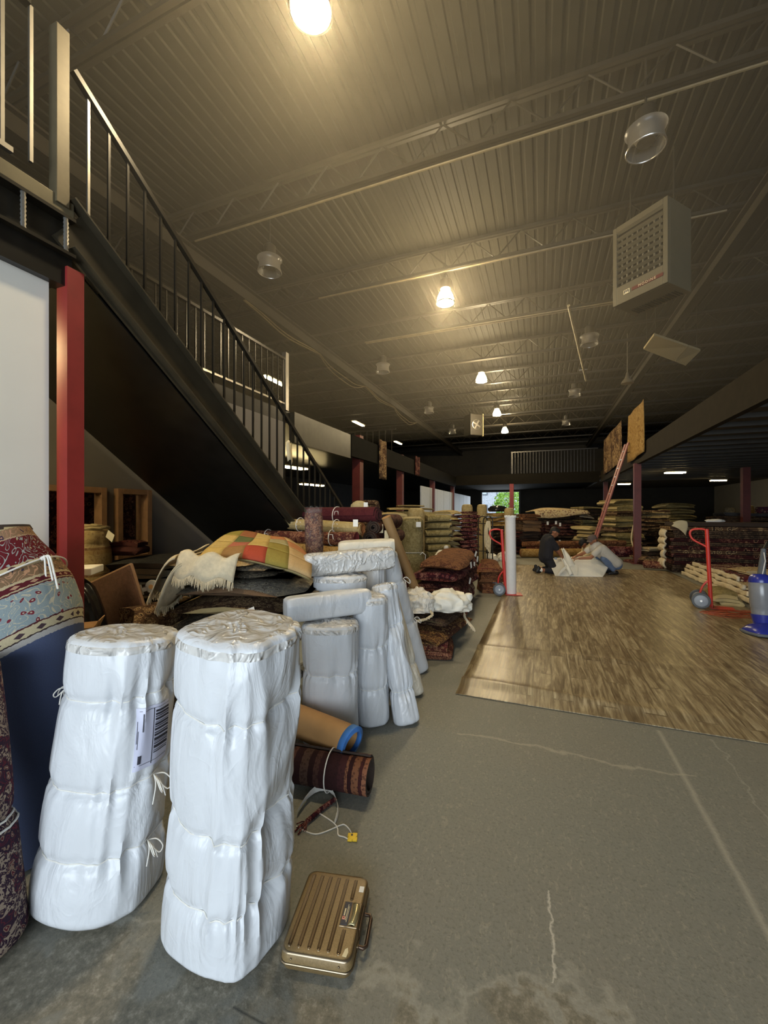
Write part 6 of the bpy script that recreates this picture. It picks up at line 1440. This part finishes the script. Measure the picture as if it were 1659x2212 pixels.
def head(c, f, up, caps, balls, r=.095):
    """skull, jaw, nose, ears; f is where the face looks"""
    f = f.normalized(); sd = f.cross(up).normalized(); up = sd.cross(f)
    caps += [(c + up * .02 - f * .02, c + up * .02 + f * .02, r, r * .95), (c + f * .02, c + f * .05 - up * .085, r * .72, r * .42), (c - up * .03, c + f * .055 - up * .045, r * .7, r * .5),
             (c + f * .088 + up * .0, c + f * .108 - up * .022, .011, .016), (c + f * .085 - up * .055, c + f * .088 - up * .06, .02, .018)]
    for s_ in (-1, 1):
        caps += [(c + sd * .088 * s_ + up * .01, c + sd * .092 * s_ - up * .03 - f * .005, .018, .012), (c + f * .082 + sd * .03 * s_ + up * .022, c + f * .078 + sd * .045 * s_ + up * .02, .012, .01)]
    return f, sd, up
def face(c, f, sd, up, parent):
    for s_ in (-1, 1): obj('eye', MB().ball(c + f * .088 + sd * .033 * s_ + up * .006, .010, 8, 6), M['ink'], parent)
    mb = MB()
    for s_ in (-1, 1): mb.tube([c + f * .092 + sd * .015 * s_ + up * .026, c + f * .088 + sd * .05 * s_ + up * .028], .005, 5)
    obj('eyebrow', mb, M['hair'], parent)
    obj('mouth', MB().tube([c + f * .094 - up * .056 - sd * .022, c + f * .1 - up * .057, c + f * .094 - up * .056 + sd * .022], .005, 5), plain('lip_skin', srgb(120, 66, 56), .5), parent)
# kneeling man in black
k = fig(G(1194, 1239)); kb = G(1194, 1239)
p1 = empty('person', kb, 'kneeling person with short black hair, black T-shirt and black trousers', 'person')
hip, sh, nk, hd_ = k(-.17, .05, .45), k(-.10, .05, .86), k(-.03, .05, .93), k(.065, .05, 1.035)
kn = [k(.03, -.07, .075), k(.06, .17, .075)]; an = [k(-.36, -.05, .10), k(-.34, .17, .10)]; to = [k(-.40, -.06, .02), k(-.38, .18, .02)]
el = [k(.09, -.13, .58), k(.13, .22, .60)]; wr_ = [k(.235, -.07, .36), k(.30, .14, .40)]
caps, balls = [], []
f, sd, up = head(hd_, Vector(LAT * .8 + Vector((0, 0, -.55)) + FWD * -.12), Vector((0, 0, 1)), caps, balls)
caps += [(nk, hd_ - up * .04, .055, .06), (sh, nk, .09, .06), (hip, sh, .135, .14)]
for i in range(2):
    so = sh + FWD * (-.17 if i == 0 else .17); caps += [(sh, so, .1, .062), (so, el[i], .055, .043), (el[i], wr_[i], .043, .03), (hip, kn[i], .095, .065), (kn[i], an[i], .062, .042)]
    hand(wr_[i], (wr_[i] - el[i]) + LAT * .15 + Vector((0, 0, -.1)), Vector((0, 0, 1)), caps)
obj_body = blob('body', caps, M['skin'], p1, .0075)
so = [sh + FWD * -.18, sh + FWD * .18]
blob('shirt', [(hip + Vector((0, 0, -.04)), sh - Vector((0, 0, .02)), .165, .165), (k(-.16, -.05, .45), k(-.12, -.06, .8), .14, .13), (k(-.16, .15, .45), k(-.12, .16, .8), .14, .13), (sh, so[0], .12, .078), (sh, so[1], .12, .078), (so[0], so[0].lerp(el[0], .72), .08, .078), (so[1], so[1].lerp(el[1], .72), .08, .078), (sh, nk - Vector((0, 0, .035)), .11, .075)], M['black_cloth'], p1, .012)
blob('trousers', [(hip + Vector((0, 0, .03)), hip + FWD * -.08, .14, .13), (hip, hip + FWD * .1, .14, .13)] + [(hip + FWD * (-.07 if i == 0 else .09), kn[i], .125, .085) for i in range(2)] + [(kn[i], kn[i].lerp(an[i], .55), .083, .07) for i in range(2)], M['black_cloth'], p1, .012)
blob('hair', [(hd_ + up * .045 - f * .03, hd_ + up * .05 + f * .02, .098, .092), (hd_ - f * .05 + up * .0, hd_ - f * .055 - up * .045, .08, .06)], M['hair'], p1, .01)
face(hd_, f, sd, up, obj_body)
for i in range(2):
    blob('sock', [(an[i].lerp(kn[i], .12), an[i], .052, .05)], M['paper'], p1, .01, it=2)
    blob('shoe', [(an[i] + LAT * -.01 + Vector((0, 0, .02)), to[i] + LAT * -.02 + Vector((0, 0, .045)), .056, .045), (to[i] + LAT * -.02 + Vector((0, 0, .045)), to[i] + LAT * .05 + Vector((0, 0, .035)), .045, .038), (an[i] - LAT * .03 + Vector((0, 0, .07)), an[i] + Vector((0, 0, .02)), .04, .05)], M['shoe'], p1, .01)
obj('phone', MB().box(k(.0, -.17, .40), (.07, .02, .05), Matrix.Rotation(YAW, 3, 'Z')), M['grey_plastic'], p1, smooth=0, bevel=.004)
# crouching man in grey shirt and cap
kb = G(1322, 1241); k = fig(kb); p2 = empty('person', kb, 'crouching person in grey cap, pale grey shirt and jeans, reaching left', 'person')
hip, sh, nk, hd_ = k(.10, .05, .27), k(-.36, .05, .66), k(-.41, .05, .735), k(-.455, .05, .84)
kn = [k(-.26, -.10, .40), k(-.22, .22, .40)]; an = [k(.02, -.08, .09), k(.06, .2, .09)]
el = [k(-.60, -.14, .43), k(-.58, .26, .50)]; wr_ = [k(-.84, -.06, .405), k(-.8, .2, .43)]
caps, balls = [], []
f, sd, up = head(hd_, Vector(LAT * -.86 + Vector((0, 0, -.38)) + FWD * -.3), Vector((0, 0, 1)), caps, balls)
caps += [(nk, hd_ - up * .04, .055, .06), (sh, nk, .09, .06), (hip, sh, .125, .14)]
for i in range(2):
    so = sh + FWD * (-.17 if i == 0 else .17); caps += [(sh, so, .1, .062), (so, el[i], .055, .043), (el[i], wr_[i], .043, .03), (hip, kn[i], .09, .062), (kn[i], an[i], .058, .04)]
    hand(wr_[i], (wr_[i] - el[i]) + Vector((0, 0, -.04)), Vector((0, 0, 1)), caps)
bd2 = blob('body', caps, M['skin'], p2, .0075)
so = [sh + FWD * -.18, sh + FWD * .18]
blob('shirt', [(hip + Vector((.02, 0, .0)), sh, .165, .165), (k(.06, -.06, .30), k(-.3, -.08, .62), .14, .14), (k(.06, .16, .30), k(-.3, .18, .62), .14, .14), (sh, so[0], .12, .078), (sh, so[1], .12, .078), (so[0], so[0].lerp(el[0], .6), .08, .08), (so[1], so[1].lerp(el[1], .6), .08, .08), (sh, nk - Vector((0, 0, .03)), .11, .075)], M['grey_cloth'], p2, .012)
blob('jeans', [(hip, hip + FWD * -.08 - Vector((0, 0, .03)), .14, .13), (hip, hip + FWD * .1 - Vector((0, 0, .03)), .14, .13)] + [(hip + FWD * (-.08 if i == 0 else .1) - Vector((0, 0, .02)), kn[i], .115, .08) for i in range(2)] + [(kn[i], kn[i].lerp(an[i], .85), .078, .06) for i in range(2)], M['denim'], p2, .012)
blob('hair', [(hd_ + up * .02 - f * .035, hd_ - f * .05 - up * .03, .094, .07)], M['hair'], p2, .01)
blob('cap', [(hd_ + up * .055 - f * .02, hd_ + up * .06 + f * .02, .098, .092)], M['cap_cloth'], p2, .01)
obj('cap_brim', MB().grid(lambda u, v: hd_ + up * (.052 - .02 * v - .025 * (2 * u - 1) ** 2) + f * (.08 + .085 * v * (1 - .35 * (2 * u - 1) ** 2)) + sd * (.085 * (2 * u - 1) * (1 - .2 * v)), 10, 4), M['cap_cloth'], p2, solid=.005)
face(hd_, f, sd, up, bd2)
for i in range(2):
    blob('shoe', [(an[i] + LAT * .05 - Vector((0, 0, .03)), an[i] + LAT * -.13 - Vector((0, 0, .05)), .05, .038), (an[i] - Vector((0, 0, .02)), an[i] + LAT * .05 - Vector((0, 0, .03)), .052, .05)], M['shoe'], p2, .01)
# third person, head bowed behind the sheet
kb = C(5.74, 11.35, 0.006); k = fig(kb); p3 = empty('person', kb, 'person in cream shirt behind the sheet, black-haired head bowed right down', 'person')
hip, sh, nk, hd_ = k(.36, .1, .38), k(-.02, .05, .60), k(-.1, .03, .64), k(-.17, .0, .66)
caps, balls = [], []
f, sd, up = head(hd_, Vector(LAT * -.35 + Vector((0, 0, -.9))), LAT * -1 + Vector((0, 0, .2)), caps, balls)
caps += [(nk, hd_, .055, .06), (sh, nk, .09, .06), (hip, sh, .125, .14)]
kn = [k(.05, -.1, .08), k(.05, .25, .08)]; an = [k(.42, -.05, .08), k(.42, .25, .08)]; el = [k(-.05, -.18, .40), k(-.05, .26, .40)]; wr_ = [k(-.28, -.10, .30), k(-.28, .2, .30)]
for i in range(2):
    so = sh + FWD * (-.17 if i == 0 else .17); caps += [(sh, so, .1, .062), (so, el[i], .055, .043), (el[i], wr_[i], .043, .03), (hip, kn[i], .09, .062), (kn[i], an[i], .058, .04), (an[i], an[i] + LAT * .12 - Vector((0, 0, .04)), .045, .035)]
    hand(wr_[i], wr_[i] - el[i], Vector((0, 0, 1)), caps)
bd3 = blob('body', caps, M['skin'], p3, .009)
so = [sh + FWD * -.18, sh + FWD * .18]
blob('shirt', [(hip, sh, .16, .16), (sh, so[0], .12, .08), (sh, so[1], .12, .08), (so[0], el[0], .08, .065), (so[1], el[1], .08, .065), (sh, nk, .1, .07), (el[0], el[0].lerp(wr_[0], .7), .06, .05), (el[1], el[1].lerp(wr_[1], .7), .06, .05)], M['cream_cloth'], p3, .014)
blob('trousers', [(hip, hip + FWD * .1, .14, .13)] + [(hip, kn[i], .12, .085) for i in range(2)] + [(kn[i], kn[i].lerp(an[i], .8), .08, .06) for i in range(2)], M['denim'], p3, .014)
blob('hair', [(hd_ + up * .05 - f * .05, hd_ - up * .04 - f * .05, .105, .1), (hd_ + up * .06, hd_ + up * .05 + f * .02, .09, .085)], M['hair'], p3, .01)
# the white sheet being wrapped round a rug
sw = empty('white_sheet', C(5.0, 10.25, .006), 'big white woven sheet the people are folding round a rug on the floor', 'sheet')
SA, SB, SC_, SD_ = G(1199, 1245), G(1302, 1247), P(1321, 1223, 10.3), C(4.28, 10.75, .03)
wv1, wv2 = Wob(201, 12, 2, 6, 2), Wob(202, 12, 5, 14, 2)
def sheet(u, v):
    p = SA * (1 - u) * (1 - v) + SB * u * (1 - v) + (SB.lerp(SC_, v)) * 0
    p = (SA * (1 - u) + SB * u) * (1 - v) + (SD_ * (1 - u) + SC_ * u) * v
    h_ = .30 * math.sin(min(1.0, v * 1.15) * math.pi * .62) * (1 - max(0, u - .72) / .28 * .75) * (.75 + .25 * min(1, u / .15))
    return p + Vector((0, 0, .008 + h_ + .012 * float(wv1(V(u, v) * 1.0)) * min(1, v * 4) + .010 * (0.5 - abs(float(wv2(V(u, v))))) * min(1, v * 5))) + LAT * (.06 * v * (u - .5))
obj('spread', MB().grid(sheet, 44, 34), M['white_sheet'], sw, solid=.006)
def flap(name, pts, mat=M['white_sheet']):
    mb = MB().grid(lambda u, v: (pts[0] * (1 - u) + pts[1] * u) * (1 - v) + (pts[3] * (1 - u) + pts[2] * u) * v + Vector((0, 0, .02 * math.sin(u * 7 + v * 4))) - FWD * (.012 * math.sin(v * 9 + u * 3)), 8, 10)
    return obj(name, mb, mat, sw, solid=.006)
flap('flap', [P(1212, 1186, 10.25), P(1217, 1184, 10.3), P(1246, 1222, 10.0), P(1226, 1226, 9.95)])
flap('flap', [P(1211, 1206, 9.98), P(1217, 1206, 9.98), P(1240, 1240, 9.72), P(1231, 1243, 9.7)])
flap('flap', [P(1222, 1222, 9.88), P(1227, 1226, 9.85), P(1209, 1243, 9.72), P(1202, 1243, 9.72)])
flap('fold_edge', [P(1244, 1201, 10.35), P(1247, 1201, 10.35), P(1250, 1240, 9.76), P(1246, 1240, 9.76)])
